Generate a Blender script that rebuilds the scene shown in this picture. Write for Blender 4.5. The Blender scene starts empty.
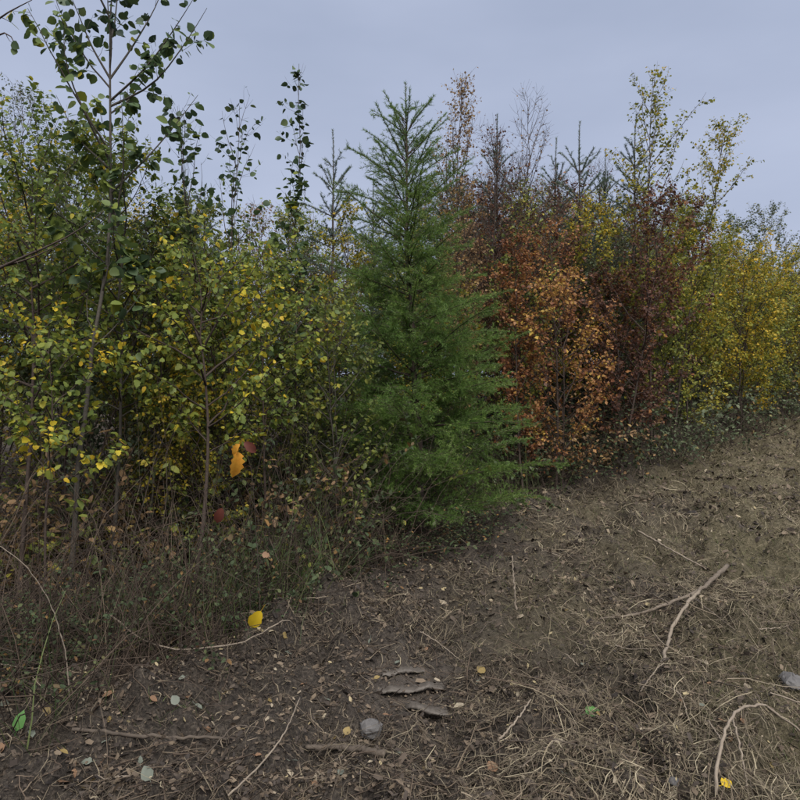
import bpy, math
import numpy as np
R = math.radians
SC = bpy.context.scene
COL = SC.collection

# ------------------------------------------------------------------ camera, sky, sun, exposure
F = 693.0                      # focal length in photo pixels (800 px wide)
EYE = 1.5
cam_d = bpy.data.cameras.new('camera'); cam = bpy.data.objects.new('camera', cam_d); COL.objects.link(cam)
cam.location = (0, 0, EYE); cam.rotation_euler = (R(90), 0, 0)
cam_d.sensor_width = 36; cam_d.lens = 36 * F / 800; cam_d.clip_start = 0.05; cam_d.clip_end = 2000
SC.camera = cam

SUN_EL, SUN_AZ = 54, 15        # behind and above the camera, veiled by cloud
wd = bpy.data.worlds.new('World'); SC.world = wd; wd.use_nodes = True
nt = wd.node_tree; nt.nodes.clear()
def wn(t): return nt.nodes.new(t)
out = wn('ShaderNodeOutputWorld'); bg = wn('ShaderNodeBackground'); bg2 = wn('ShaderNodeBackground')
sky = wn('ShaderNodeTexSky'); sky.sky_type = 'NISHITA'; sky.sun_disc = False
sky.sun_elevation = R(SUN_EL); sky.sun_rotation = R(180 - SUN_AZ); sky.dust_density = 4; sky.air_density = 1.2
nt.links.new(sky.outputs[0], bg.inputs[0]); bg.inputs[1].default_value = 0.05
tc = wn('ShaderNodeTexCoord'); mp = wn('ShaderNodeMapping'); mp.inputs['Scale'].default_value = (1, 1, 3.2)
nz = wn('ShaderNodeTexNoise'); nz.inputs['Scale'].default_value = 1.6; nz.inputs['Detail'].default_value = 5; nz.inputs['Roughness'].default_value = 0.5
cr = wn('ShaderNodeValToRGB')
cr.color_ramp.elements[0].position = 0.30; cr.color_ramp.elements[0].color = (0.096, 0.111, 0.150, 1)
cr.color_ramp.elements[1].position = 0.70; cr.color_ramp.elements[1].color = (0.126, 0.141, 0.184, 1)
nt.links.new(tc.outputs['Generated'], mp.inputs[0]); nt.links.new(mp.outputs[0], nz.inputs[0]); nt.links.new(nz.outputs[0], cr.inputs[0])
nt.links.new(cr.outputs[0], bg2.inputs[0]); bg2.inputs[1].default_value = 1.0
mx = wn('ShaderNodeMixShader'); mx.inputs[0].default_value = 0.95
nt.links.new(bg.outputs[0], mx.inputs[1]); nt.links.new(bg2.outputs[0], mx.inputs[2]); nt.links.new(mx.outputs[0], out.inputs[0])

sun_d = bpy.data.lights.new('sun', 'SUN'); sun = bpy.data.objects.new('sun', sun_d); COL.objects.link(sun)
sun_d.energy = 1.5; sun_d.angle = R(55); sun_d.color = (1.0, 0.965, 0.90)
sun.rotation_euler = (R(90 - SUN_EL), 0, R(SUN_AZ)); sun.location = (0, -3, 8)

SC.view_settings.view_transform = 'Standard'; SC.view_settings.look = 'None'
SC.view_settings.exposure = 1.95; SC.view_settings.gamma = 1; SC.view_settings.use_curve_mapping = False
SC.render.engine = 'CYCLES'
cy = SC.cycles
cy.max_bounces = 6; cy.diffuse_bounces = 4; cy.glossy_bounces = 2; cy.transmission_bounces = 3; cy.transparent_max_bounces = 4
cy.use_denoising = True; cy.use_adaptive_sampling = False

# ------------------------------------------------------------------ numpy helpers
rng = np.random.default_rng(7)
def hash2(ix, iy, seed):
    h = (ix.astype(np.int64) * 374761393 + iy.astype(np.int64) * 668265263 + seed * 974711) & 0xffffffff
    h = ((h ^ (h >> 13)) * 1274126177) & 0xffffffff
    return ((h ^ (h >> 16)) & 0xffff) / 65535.0
def vnoise(x, y, scale, seed):
    x = np.asarray(x, float) / scale; y = np.asarray(y, float) / scale
    ix = np.floor(x); iy = np.floor(y); fx = x - ix; fy = y - iy
    fx = fx * fx * (3 - 2 * fx); fy = fy * fy * (3 - 2 * fy)
    a = hash2(ix, iy, seed); b = hash2(ix + 1, iy, seed); c = hash2(ix, iy + 1, seed); d = hash2(ix + 1, iy + 1, seed)
    return (a * (1 - fx) + b * fx) * (1 - fy) + (c * (1 - fx) + d * fx) * fy - 0.5
EDGE = np.array([(-6.5, 0.0), (-2.6, 2.1), (-1.9, 2.8), (-1.4, 3.25), (-0.72, 4.45), (0.2, 5.95), (2.1, 8.9), (5.6, 13.2), (9.8, 17.2), (30, 36)])
def edge_y(x): return np.interp(x, EDGE[:, 0], EDGE[:, 1])
def depth_in(x, y):            # metres behind the edge of the thicket, roughly
    return (y - edge_y(x)) * 0.72
def ground_z(x, y, fine=True):
    x = np.asarray(x, float); y = np.asarray(y, float)
    yy = np.clip(y, -200, 60)
    z = 0.125 * np.log1p(np.exp(np.clip((yy - 6.2) / 1.2, -30, 40))) * 1.2
    z = np.where(y > 20, 0.125 * 13.8 + (z - 0.125 * 13.8) * 0.35, z)
    z = z + 0.10 * vnoise(x, y, 2.3, 1) + 0.07 * vnoise(x, y, 0.9, 2)
    # soft berm of mulch where the thicket was cut back
    d = depth_in(x, y)
    z = z + 0.10 * np.exp(-((d + 0.15) / 0.45) ** 2)
    # wheel track of soft mud with cross bars left by the tyre
    cx = 0.02 + 0.16 * (y - 3.2) * 0.5
    tr = np.exp(-((x - cx) / 0.26) ** 4) * np.clip((y - 2.7) / 0.5, 0, 1) * np.clip((6.0 - y) / 1.2, 0, 1)
    z = z - 0.07 * tr
    if fine:
        lump = np.maximum(0, vnoise(x, y, 0.28, 3) + 0.1) ** 1.3
        f = 0.17 * lump + 0.11 * vnoise(x, y, 0.12, 4) + 0.06 * vnoise(x, y, 0.055, 5) + 0.022 * vnoise(x, y, 0.025, 6)
        f = f + 0.48 * np.maximum(0, vnoise(x, y, .17, 11) + .02) * np.maximum(0, vnoise(x, y, .6, 12) + .3) + .05 * (.25 - np.abs(vnoise(x, y, .085, 13)))
        smooth = np.exp(-((x - cx) / 0.22) ** 4) * np.exp(-((y - 3.62) / 0.36) ** 4)
        z = z + f * (1 - 0.8 * smooth)
    return z
def unit(v): return v / np.maximum(np.linalg.norm(v, axis=-1, keepdims=True), 1e-9)
def at(px, py, Y): return np.array([(px - 400) / F * Y, Y, EYE + (400 - py) / F * Y])
def gx(px, Y): return (px - 400) / F * Y

class MB:
    """collects verts, triangles/quads and a per-vertex tone, becomes one mesh"""
    def __init__(s): s.v = []; s.f = {3: [], 4: []}; s.t = []; s.n = 0
    def add(s, v, f, tone=0.5):
        v = np.asarray(v, np.float32).reshape(-1, 3); f = np.asarray(f, np.int64)
        s.v.append(v); s.f[f.shape[1]].append(f + s.n)
        s.t.append(np.broadcast_to(np.asarray(tone, np.float32), (len(v),)).copy()); s.n += len(v)
    def mesh(s, name, mat, smooth=True):
        me = bpy.data.meshes.new(name)
        if not s.n: return me
        V = np.concatenate(s.v); me.vertices.add(len(V)); me.vertices.foreach_set('co', V.ravel())
        idx = []; tot = []
        for k in (3, 4):
            if s.f[k]:
                f = np.concatenate(s.f[k]); idx.append(f.ravel()); tot.append(np.full(len(f), k))
        idx = np.concatenate(idx).astype(np.int32); tot = np.concatenate(tot).astype(np.int32)
        me.loops.add(len(idx)); me.loops.foreach_set('vertex_index', idx)
        st = np.concatenate([[0], np.cumsum(tot)[:-1]]).astype(np.int32)
        me.polygons.add(len(tot)); me.polygons.foreach_set('loop_start', st); me.polygons.foreach_set('loop_total', tot)
        me.polygons.foreach_set('use_smooth', np.full(len(tot), smooth))
        a = me.attributes.new('tone', 'FLOAT', 'POINT'); a.data.foreach_set('value', np.concatenate(s.t))
        me.materials.append(mat); me.update(calc_edges=True)
        return me
    # tubes: P (m,n,3), Rr (m,n)
    def tubes(s, P, Rr, k=4, tone=0.5):
        P = np.asarray(P, float); Rr = np.asarray(Rr, float)
        if P.ndim == 2: P = P[None]; Rr = Rr[None]
        m, n, _ = P.shape
        if m == 0: return
        T = unit(np.gradient(P, axis=1))
        ref = np.where(np.abs(T[:, :1, 2:3]) > 0.85, np.array([1., 0.05, 0]), np.array([0.03, 0.02, 1.]))
        A = unit(np.cross(T, np.broadcast_to(ref, T.shape))); B = np.cross(T, A)
        th = np.arange(k) * 2 * math.pi / k
        V = P[:, :, None] + Rr[:, :, None, None] * (A[:, :, None] * np.cos(th)[None, None, :, None] + B[:, :, None] * np.sin(th)[None, None, :, None])
        i = np.arange(n - 1)[:, None]; j = np.arange(k)[None]
        q = np.stack([i * k + j, i * k + (j + 1) % k, (i + 1) * k + (j + 1) % k, (i + 1) * k + j], -1).reshape(-1, 4)
        f = (q[None] + (np.arange(m) * n * k)[:, None, None]).reshape(-1, 4)
        tn = np.broadcast_to(np.asarray(tone, float).reshape(-1, 1), (m, n * k)).ravel() if np.ndim(tone) else tone
        s.add(V.reshape(-1, 3), f, tn)
    def ribbons(s, P, W, side, tone=0.5):
        m, n, _ = P.shape
        if m == 0: return
        L = P - side[:, None] * W[:, :, None] / 2; Rg = P + side[:, None] * W[:, :, None] / 2
        V = np.stack([L, Rg], 2).reshape(m, n * 2, 3)
        i = np.arange(n - 1)
        q = np.stack([2 * i, 2 * i + 1, 2 * i + 3, 2 * i + 2], -1)
        f = (q[None] + (np.arange(m) * n * 2)[:, None, None]).reshape(-1, 4)
        tn = np.broadcast_to(np.asarray(tone, float).reshape(-1, 1), (m, n * 2)).ravel()
        s.add(V.reshape(-1, 3), f, tn)
    def leaves(s, pos, ax, nor, size, tone, tpl):
        tv, tf = tpl; m = len(pos)
        if m == 0: return
        ax = unit(ax); sd = unit(np.cross(nor, ax)); no = np.cross(ax, sd)
        V = pos[:, None] + size[:, None, None] * (ax[:, None] * tv[None, :, 0:1] + sd[:, None] * tv[None, :, 1:2] + no[:, None] * tv[None, :, 2:3])
        f = (tf[None] + (np.arange(m) * len(tv))[:, None, None]).reshape(-1, tf.shape[1])
        s.add(V.reshape(-1, 3), f, np.repeat(tone, len(tv)))

def outline_leaf(pts, cup=0.12, curl=-0.12):
    """right half outline (x along, y half width) from base to tip -> folded leaf with a midrib"""
    pts = np.array(pts, float); n = len(pts)
    mid = np.stack([pts[:, 0], np.zeros(n), curl * pts[:, 0] ** 2], 1)
    def side(sg): return np.stack([pts[:, 0], sg * pts[:, 1], curl * pts[:, 0] ** 2 + cup * pts[:, 1] * 1.2], 1)
    r = side(1)[1:-1]; l = side(-1)[1:-1]; k = n - 2
    V = np.concatenate([mid, r, l]); f = []
    for sg, o in ((1, n), (-1, n + k)):
        for i in range(n - 1):
            a, b = i, i + 1; c = o + i - 1 if i > 0 else None; d = o + i if i < n - 2 else None
            for t in ([a, b, d] if d is not None else None, [a, d, c] if (c is not None and d is not None) else None, [a, b, c] if d is None else None):
                if t: f.append(t if sg < 0 else t[::-1])
    return V, np.array(f)
LEAF_ROUND = outline_leaf([(0, 0), (.10, .28), (.38, .45), (.70, .34), (.9, .13), (1, 0)])
LEAF_OVAL = outline_leaf([(0, 0), (.28, .27), (.68, .25), (1, 0)], .2, -.2)
LEAF_TOOTH = outline_leaf([(0, 0), (.15, .30), (.38, .42), (.52, .28), (.70, .32), (1, 0)], .1, -.25)
LEAF_RHOMB = (np.array([(0, 0, 0), (.45, .40, .09), (1, 0, -.12), (.45, -.40, .09)]), np.array([[0, 2, 1], [0, 3, 2]]))

# ------------------------------------------------------------------ materials
MATS = {}
def ramp_mat(name, stops, rough=0.6, trans=0.0, spec=0.3, noise=0.0, nscale=30, bump=0.0, objrand=False):
    m = bpy.data.materials.new(name); m.use_nodes = True; t = m.node_tree; N = t.nodes; L = t.links
    pb = N['Principled BSDF']; o = N['Material Output']
    at_ = N.new('ShaderNodeAttribute'); at_.attribute_name = 'tone'
    src = at_.outputs['Fac']
    if objrand:
        oi = N.new('ShaderNodeObjectInfo'); src = oi.outputs['Random']
    if noise > 0:
        tcn = N.new('ShaderNodeTexCoord'); n = N.new('ShaderNodeTexNoise'); n.inputs['Scale'].default_value = nscale; n.inputs['Detail'].default_value = 4
        L.new(tcn.outputs['Object'], n.inputs[0])
        ma = N.new('ShaderNodeMath'); ma.operation = 'MULTIPLY_ADD'; ma.inputs[1].default_value = noise; L.new(n.outputs[0], ma.inputs[0])
        mb = N.new('ShaderNodeMath'); mb.operation = 'ADD'; mb.inputs[1].default_value = -noise / 2; L.new(src, mb.inputs[0]); L.new(mb.outputs[0], ma.inputs[2])
        src = ma.outputs[0]
        if bump > 0:
            bp = N.new('ShaderNodeBump'); bp.inputs['Strength'].default_value = bump; bp.inputs['Distance'].default_value = 0.01
            L.new(n.outputs[0], bp.inputs['Height']); L.new(bp.outputs[0], pb.inputs['Normal'])
    c = N.new('ShaderNodeValToRGB'); e = c.color_ramp.elements
    while len(e) < len(stops): e.new(0.5)
    for q, (p, col) in zip(e, stops): q.position = p; q.color = (*col, 1)
    L.new(src, c.inputs[0]); L.new(c.outputs[0], pb.inputs['Base Color'])
    pb.inputs['Roughness'].default_value = rough; pb.inputs['Specular IOR Level'].default_value = spec
    if trans > 0:
        tb = N.new('ShaderNodeBsdfTranslucent'); L.new(c.outputs[0], tb.inputs[0])
        mxs = N.new('ShaderNodeMixShader'); mxs.inputs[0].default_value = trans
        L.new(pb.outputs[0], mxs.inputs[1]); L.new(tb.outputs[0], mxs.inputs[2]); L.new(mxs.outputs[0], o.inputs[0])
    MATS[name] = m
    return m
G1, G2, G3 = (.050, .076, .023), (.108, .152, .036), (.180, .218, .045)
YG, YE, YO, OR, RU, BR = (.24, .25, .035), (.52, .42, .035), (.58, .38, .03), (.42, .16, .03), (.20, .065, .025), (.085, .04, .028)
ramp_mat('leaf_aspen', [(0, (.04, .065, .038)), (.45, (.08, .125, .05)), (.8, G3), (.9, YG), (1, YE)], .5, .35)
ramp_mat('leaf_green_yellow', [(0, G1), (.3, G2), (.6, G3), (.75, YG), (.88, YE), (1, YO)], .5, .42)
ramp_mat('leaf_yellow', [(0, (.06, .075, .02)), (.25, (.13, .14, .03)), (.5, YG), (.75, (.38, .29, .035)), (1, YO)], .55, .42)
ramp_mat('leaf_yellow_green', [(0, (.055, .075, .025)), (.4, (.13, .16, .04)), (.75, (.25, .26, .05)), (1, (.44, .36, .05))], .55, .42)
ramp_mat('leaf_orange', [(0, (.08, .04, .025)), (.25, (.20, .075, .035)), (.55, (.30, .145, .055)), (.8, (.41, .215, .065)), (1, (.50, .34, .07))], .55, .4)
ramp_mat('leaf_copper', [(0, (.05, .024, .02)), (.5, (.10, .05, .036)), (.85, (.175, .078, .044)), (1, (.34, .15, .04))], .6, .35)
ramp_mat('leaf_rust', [(0, (.10, .065, .04)), (.5, (.25, .155, .08)), (.85, (.34, .22, .09)), (1, (.38, .28, .08))], .6, .4)
ramp_mat('leaf_grey_green', [(0, (.04, .058, .032)), (.5, (.09, .115, .06)), (.85, (.16, .18, .10)), (1, (.28, .25, .09))], .55, .35)
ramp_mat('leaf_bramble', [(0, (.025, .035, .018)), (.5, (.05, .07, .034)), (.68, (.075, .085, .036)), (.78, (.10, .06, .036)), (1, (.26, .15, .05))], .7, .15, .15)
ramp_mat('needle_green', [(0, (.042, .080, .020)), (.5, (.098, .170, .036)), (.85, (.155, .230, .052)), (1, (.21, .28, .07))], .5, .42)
ramp_mat('needle_blue', [(0, (.045, .07, .048)), (.5, (.09, .13, .09)), (1, (.16, .20, .145))], .55, .35)
ramp_mat('bark_grey', [(0, (.03, .026, .022)), (.5, (.065, .057, .047)), (1, (.12, .105, .088))], .85, 0, .2, .6, 60, .4)
ramp_mat('bark_brown', [(0, (.025, .018, .016)), (.5, (.06, .044, .036)), (1, (.11, .085, .068))], .85, 0, .2, .6, 60, .4)
ramp_mat('dead_stem', [(0, (.03, .022, .017)), (.5, (.088, .064, .047)), (.8, (.17, .132, .093)), (1, (.25, .205, .15))], .85, 0, .2)
ramp_mat('straw', [(0, (.028, .022, .017)), (.35, (.076, .060, .044)), (.65, (.142, .115, .080)), (.88, (.235, .195, .132)), (1, (.32, .275, .19))], .85, .1, .2)
ramp_mat('stubble', [(0, (.045, .052, .02)), (.3, (.095, .088, .044)), (.6, (.165, .138, .086)), (.88, (.25, .21, .138)), (1, (.34, .29, .20))], .85, .15, .2)
ramp_mat('grass_green', [(0, (.03, .05, .018)), (.5, (.07, .10, .03)), (1, (.15, .17, .06))], .6, .25)
ramp_mat('litter', [(0, (.018, .014, .012)), (.35, (.056, .043, .034)), (.62, (.110, .082, .058)), (.82, (.19, .145, .10)), (.92, (.29, .245, .18)), (1, (.38, .29, .09))], .75, .1)
ramp_mat('stick_pale', [(0, (.09, .072, .056)), (.5, (.19, .155, .12)), (1, (.31, .265, .21))], .8, 0, .2, .7, 40, .5)
ramp_mat('stick_bark', [(0, (.055, .043, .034)), (.5, (.13, .105, .082)), (1, (.24, .20, .155))], .85, 0, .2, .9, 45, .8)
ramp_mat('stick_dark', [(0, (.03, .024, .02)), (.5, (.075, .06, .048)), (1, (.14, .115, .09))], .85, 0, .2, .7, 40, .5)
ramp_mat('stone', [(0, (.05, .047, .046)), (.5, (.09, .085, .083)), (1, (.15, .142, .137))], .7, 0, .3, .9, 25, .5)
ramp_mat('leaf_bright_yellow', [(0, (.55, .36, .02)), (1, (.70, .50, .03))], .5, .35, .3, .8, 40)
ramp_mat('leaf_bright_orange', [(0, (.42, .13, .02)), (.5, (.60, .28, .035)), (1, (.68, .40, .06))], .5, .3, .3, .95, 55)
ramp_mat('leaf_dull_yellow', [(0, (.13, .09, .04)), (1, (.30, .22, .075))], .6, .2, .3, .8, 40)
ramp_mat('leaf_tan', [(0, (.12, .07, .045)), (1, (.25, .145, .08))], .7, .1, .3, .8, 40)
ramp_mat('leaf_pale', [(0, (.09, .10, .08)), (1, (.17, .185, .15))], .6, .1, .3, .8, 40)
ramp_mat('leaf_fresh', [(0, (.06, .16, .04)), (1, (.12, .26, .07))], .45, .25, .4, .6, 40)
ramp_mat('leaf_dark_red', [(0, (.05, .015, .012)), (1, (.13, .035, .022))], .6, .15, .3, .8, 40)
ramp_mat('aspen_leaf_single', [(0, (.03, .052, .035)), (.7, (.06, .095, .045)), (1, (.10, .13, .05))], .5, .2, .3, objrand=True)

def ground_mat():
    m = bpy.data.materials.new('soil'); m.use_nodes = True; t = m.node_tree; N = t.nodes; L = t.links; pb = N['Principled BSDF']
    tc = N.new('ShaderNodeTexCoord')
    def noi(sc, det=6, ro=.6):
        n = N.new('ShaderNodeTexNoise'); n.inputs['Scale'].default_value = sc; n.inputs['Detail'].default_value = det; n.inputs['Roughness'].default_value = ro
        L.new(tc.outputs['Object'], n.inputs[0]); return n
    def ramp(n, st):
        c = N.new('ShaderNodeValToRGB'); e = c.color_ramp.elements
        while len(e) < len(st): e.new(.5)
        for q, (p, col) in zip(e, st): q.position = p; q.color = (*col, 1)
        L.new(n.outputs[0], c.inputs[0]); return c
    a = ramp(noi(9, 8, .7), [(.30, (.014, .011, .0095)), (.5, (.045, .036, .029)), (.68, (.105, .085, .067))])
    b = ramp(noi(70, 4, .6), [(.35, (.012, .010, .008)), (.52, (.064, .052, .042)), (.68, (.17, .14, .108))])
    mixr = N.new('ShaderNodeMix'); mixr.data_type = 'RGBA'; mixr.inputs[0].default_value = .5
    L.new(a.outputs[0], mixr.inputs[6]); L.new(b.outputs[0], mixr.inputs[7])
    # bare wet clay of the wheel track, straw coloured clearing
    ta = N.new('ShaderNodeAttribute'); ta.attribute_name = 'tone'
    mc = N.new('ShaderNodeMix'); mc.data_type = 'RGBA'
    cl = ramp(noi(30, 5, .6), [(.3, (.075, .06, .05)), (.7, (.15, .127, .106))])
    L.new(ta.outputs['Fac'], mc.inputs[0]); L.new(mixr.outputs[2], mc.inputs[6]); L.new(cl.outputs[0], mc.inputs[7])
    th = N.new('ShaderNodeAttribute'); th.attribute_name = 'thatch'
    mt = N.new('ShaderNodeMix'); mt.data_type = 'RGBA'
    ct = ramp(noi(38, 7, .75), [(.30, (.035, .032, .016)), (.48, (.095, .08, .048)), (.62, (.165, .138, .088)), (.74, (.24, .20, .135))])
    L.new(th.outputs['Fac'], mt.inputs[0]); L.new(mc.outputs[2], mt.inputs[6]); L.new(ct.outputs[0], mt.inputs[7]); L.new(mt.outputs[2], pb.inputs['Base Color'])
    rr = N.new('ShaderNodeMath'); rr.operation = 'MULTIPLY_ADD'; rr.inputs[1].default_value = -.35; rr.inputs[2].default_value = .9; L.new(ta.outputs['Fac'], rr.inputs[0]); L.new(rr.outputs[0], pb.inputs['Roughness'])
    pb.inputs['Specular IOR Level'].default_value = .25
    bp = N.new('ShaderNodeBump'); bp.inputs['Strength'].default_value = 1.0; bp.inputs['Distance'].default_value = .035
    L.new(noi(55, 6, .7).outputs[0], bp.inputs['Height']); L.new(bp.outputs[0], pb.inputs['Normal'])
    return m

# ------------------------------------------------------------------ object helpers
def obj(name, me, parent=None, kind=None):
    o = bpy.data.objects.new(name, me); COL.objects.link(o)
    if parent is not None: o.parent = parent
    if kind: o['kind'] = kind
    return o
def tag(o, label, cat, group=None):
    o['label'] = label; o['category'] = cat
    if group: o['group'] = group
    return o
def thing(name, label, cat, loc, group=None, rz=0):
    o = bpy.data.objects.new(name, None); COL.objects.link(o); o.location = [float(c) for c in loc]; o.rotation_euler = (0, 0, rz)
    o.empty_display_size = .1
    return tag(o, label, cat, group)

# ------------------------------------------------------------------ ground
def build_ground():
    ang = np.concatenate([np.linspace(-180, -42, 60, endpoint=False), np.linspace(-42, 42, 350), np.linspace(42, 180, 60, endpoint=False)[1:]])
    rad = np.concatenate([np.linspace(.15, 2.0, 24, endpoint=False), np.concatenate([np.geomspace(2.0, 3.2, 85, endpoint=False), np.geomspace(3.2, 26, 310)]), np.geomspace(26, 700, 40)[1:]])
    A, Rr = np.meshgrid(np.radians(ang), rad)
    X = Rr * np.sin(A); Y = Rr * np.cos(A)
    Z = ground_z(X, Y)
    cx = 0.02 + 0.16 * (Y - 3.2) * 0.5
    tone = np.exp(-((X - cx) / 0.24) ** 4) * np.exp(-((Y - 3.62) / 0.38) ** 4) * 0.6
    nr, na = X.shape
    V = np.stack([X, Y, Z], -1).reshape(-1, 3)
    i = np.arange(nr - 1)[:, None]; j = np.arange(na)[None]; j2 = (j + 1) % na
    q = np.stack([i * na + j, i * na + j2, (i + 1) * na + j2, (i + 1) * na + j], -1).reshape(-1, 4)
    mb = MB(); mb.add(V, q[:, ::-1], tone.ravel())
    # centre cap
    c = len(V); mb.add(np.array([[0, 0, ground_z(0., 0.)]]), np.zeros((0, 3), int), 0)
    jj = np.arange(na); mb.f[3].append(np.stack([np.full(na, c), (jj + 1) % na, jj], -1))
    gm = mb.mesh('ground', ground_mat()); a_ = gm.attributes.new('thatch', 'FLOAT', 'POINT')
    tt = np.clip(.05 + .6 * (X - .6) / (.25 * np.abs(Y) + .3) + 1.0 * vnoise(X, Y, 1.0, 71) + .5 * vnoise(X, Y, .3, 72), 0, 1) * np.clip((-.3 - depth_in(X, Y)) / .6, 0, 1)
    a_.data.foreach_set('value', np.append(tt.ravel(), .5).astype(np.float32))
    g = obj('ground', gm, kind='structure')
    g['label'] = 'churned brown soil and mulch of the cleared strip'
    # ledges of pressed mud left by a tyre, each undercut on the side towards the camera
    clay = ramp_mat('clay', [(0, (.035, .029, .025)), (.5, (.085, .073, .062)), (1, (.14, .122, .105))], .6, 0, .3, .9, 22, .5)
    r = np.random.default_rng(4)
    for ly, w, dx in ((3.80, .13, -.03), (3.57, .19, .0), (3.36, .11, .08)):
        nx = 36; u = np.linspace(-1, 1, nx); taper = np.sqrt(np.clip(1 - u ** 4, 0, 1)); x = .05 + dx + u * w
        wob = .06 * vnoise(u * w, 0 * u + ly, .14, 61) + .03 * u * u + .05 * u * (1 if dx < .03 else -1) * .5
        zz = ground_z(x, 0 * x + ly, False) + .045
        prof = [(.17, -.05), (.10, -.006), (.04, .008), (.012, .010), (0, .004), (.006, -.006), (.035, -.02), (.06, -.06), (.17, -.08)]
        sk = {3.80: .22, 3.57: -.10, 3.36: -.34}[ly]
        V = np.array([[(x[i] , ly + py + wob[i] + sk * (x[i] - .05) + .002 * r.normal() * (k > 0), zz[i] - .05 + (pz + .05) * taper[i] * (1 + .5 * vnoise(x[i], ly, .05, 62)) + .002 * r.normal()) for k, (py, pz) in enumerate(prof)] for i in range(nx)])
        n = len(prof); a = np.arange(nx - 1)[:, None] * n; b = np.arange(n)[None]; q = np.stack([a + b, a + (b + 1) % n, a + n + (b + 1) % n, a + n + b], -1).reshape(-1, 4)
        mb = MB(); mb.add(V.reshape(-1, 3), q[:, ::-1], .5); obj('mud_ridge', mb.mesh('mud_ridge', clay), g)
    return g
build_ground()

# ------------------------------------------------------------------ plant growth
def tang(P): return unit(np.gradient(P, axis=1))
def grow(r, o, d, L, n, up=0.0, wig=0.15, sag=0.0):
    """polylines from origins o (m,3), directions d, lengths L"""
    m = len(o); P = np.zeros((m, n, 3)); P[:, 0] = o; d = unit(d); st = (L / (n - 1))[:, None]
    for k in range(1, n):
        P[:, k] = P[:, k - 1] + d * st
        d = unit(d + wig * r.normal(size=(m, 3)) + np.array([0, 0, 1.]) * (up * .6 - sag * k / n) / n * 3)
    return P
def pick(P, idx, s):
    n = P.shape[1]; f = s * (n - 1); k = np.minimum(f.astype(int), n - 2); w = (f - k)[:, None]
    return P[idx, k] * (1 - w) + P[idx, k + 1] * w, unit(P[idx, k + 1] - P[idx, k])
def perp(r, T):
    a = r.normal(size=T.shape); return unit(a - (a * T).sum(-1, keepdims=True) * T)
def sample_on(r, P, N, lo=0.0, hi=1.0):
    ln = np.linalg.norm(np.diff(P, axis=1), axis=2).sum(1); idx = r.choice(len(P), N, p=ln / ln.sum())
    s = lo + (hi - lo) * r.random(N); p, t = pick(P, idx, s); return p, t, s, idx

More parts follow.
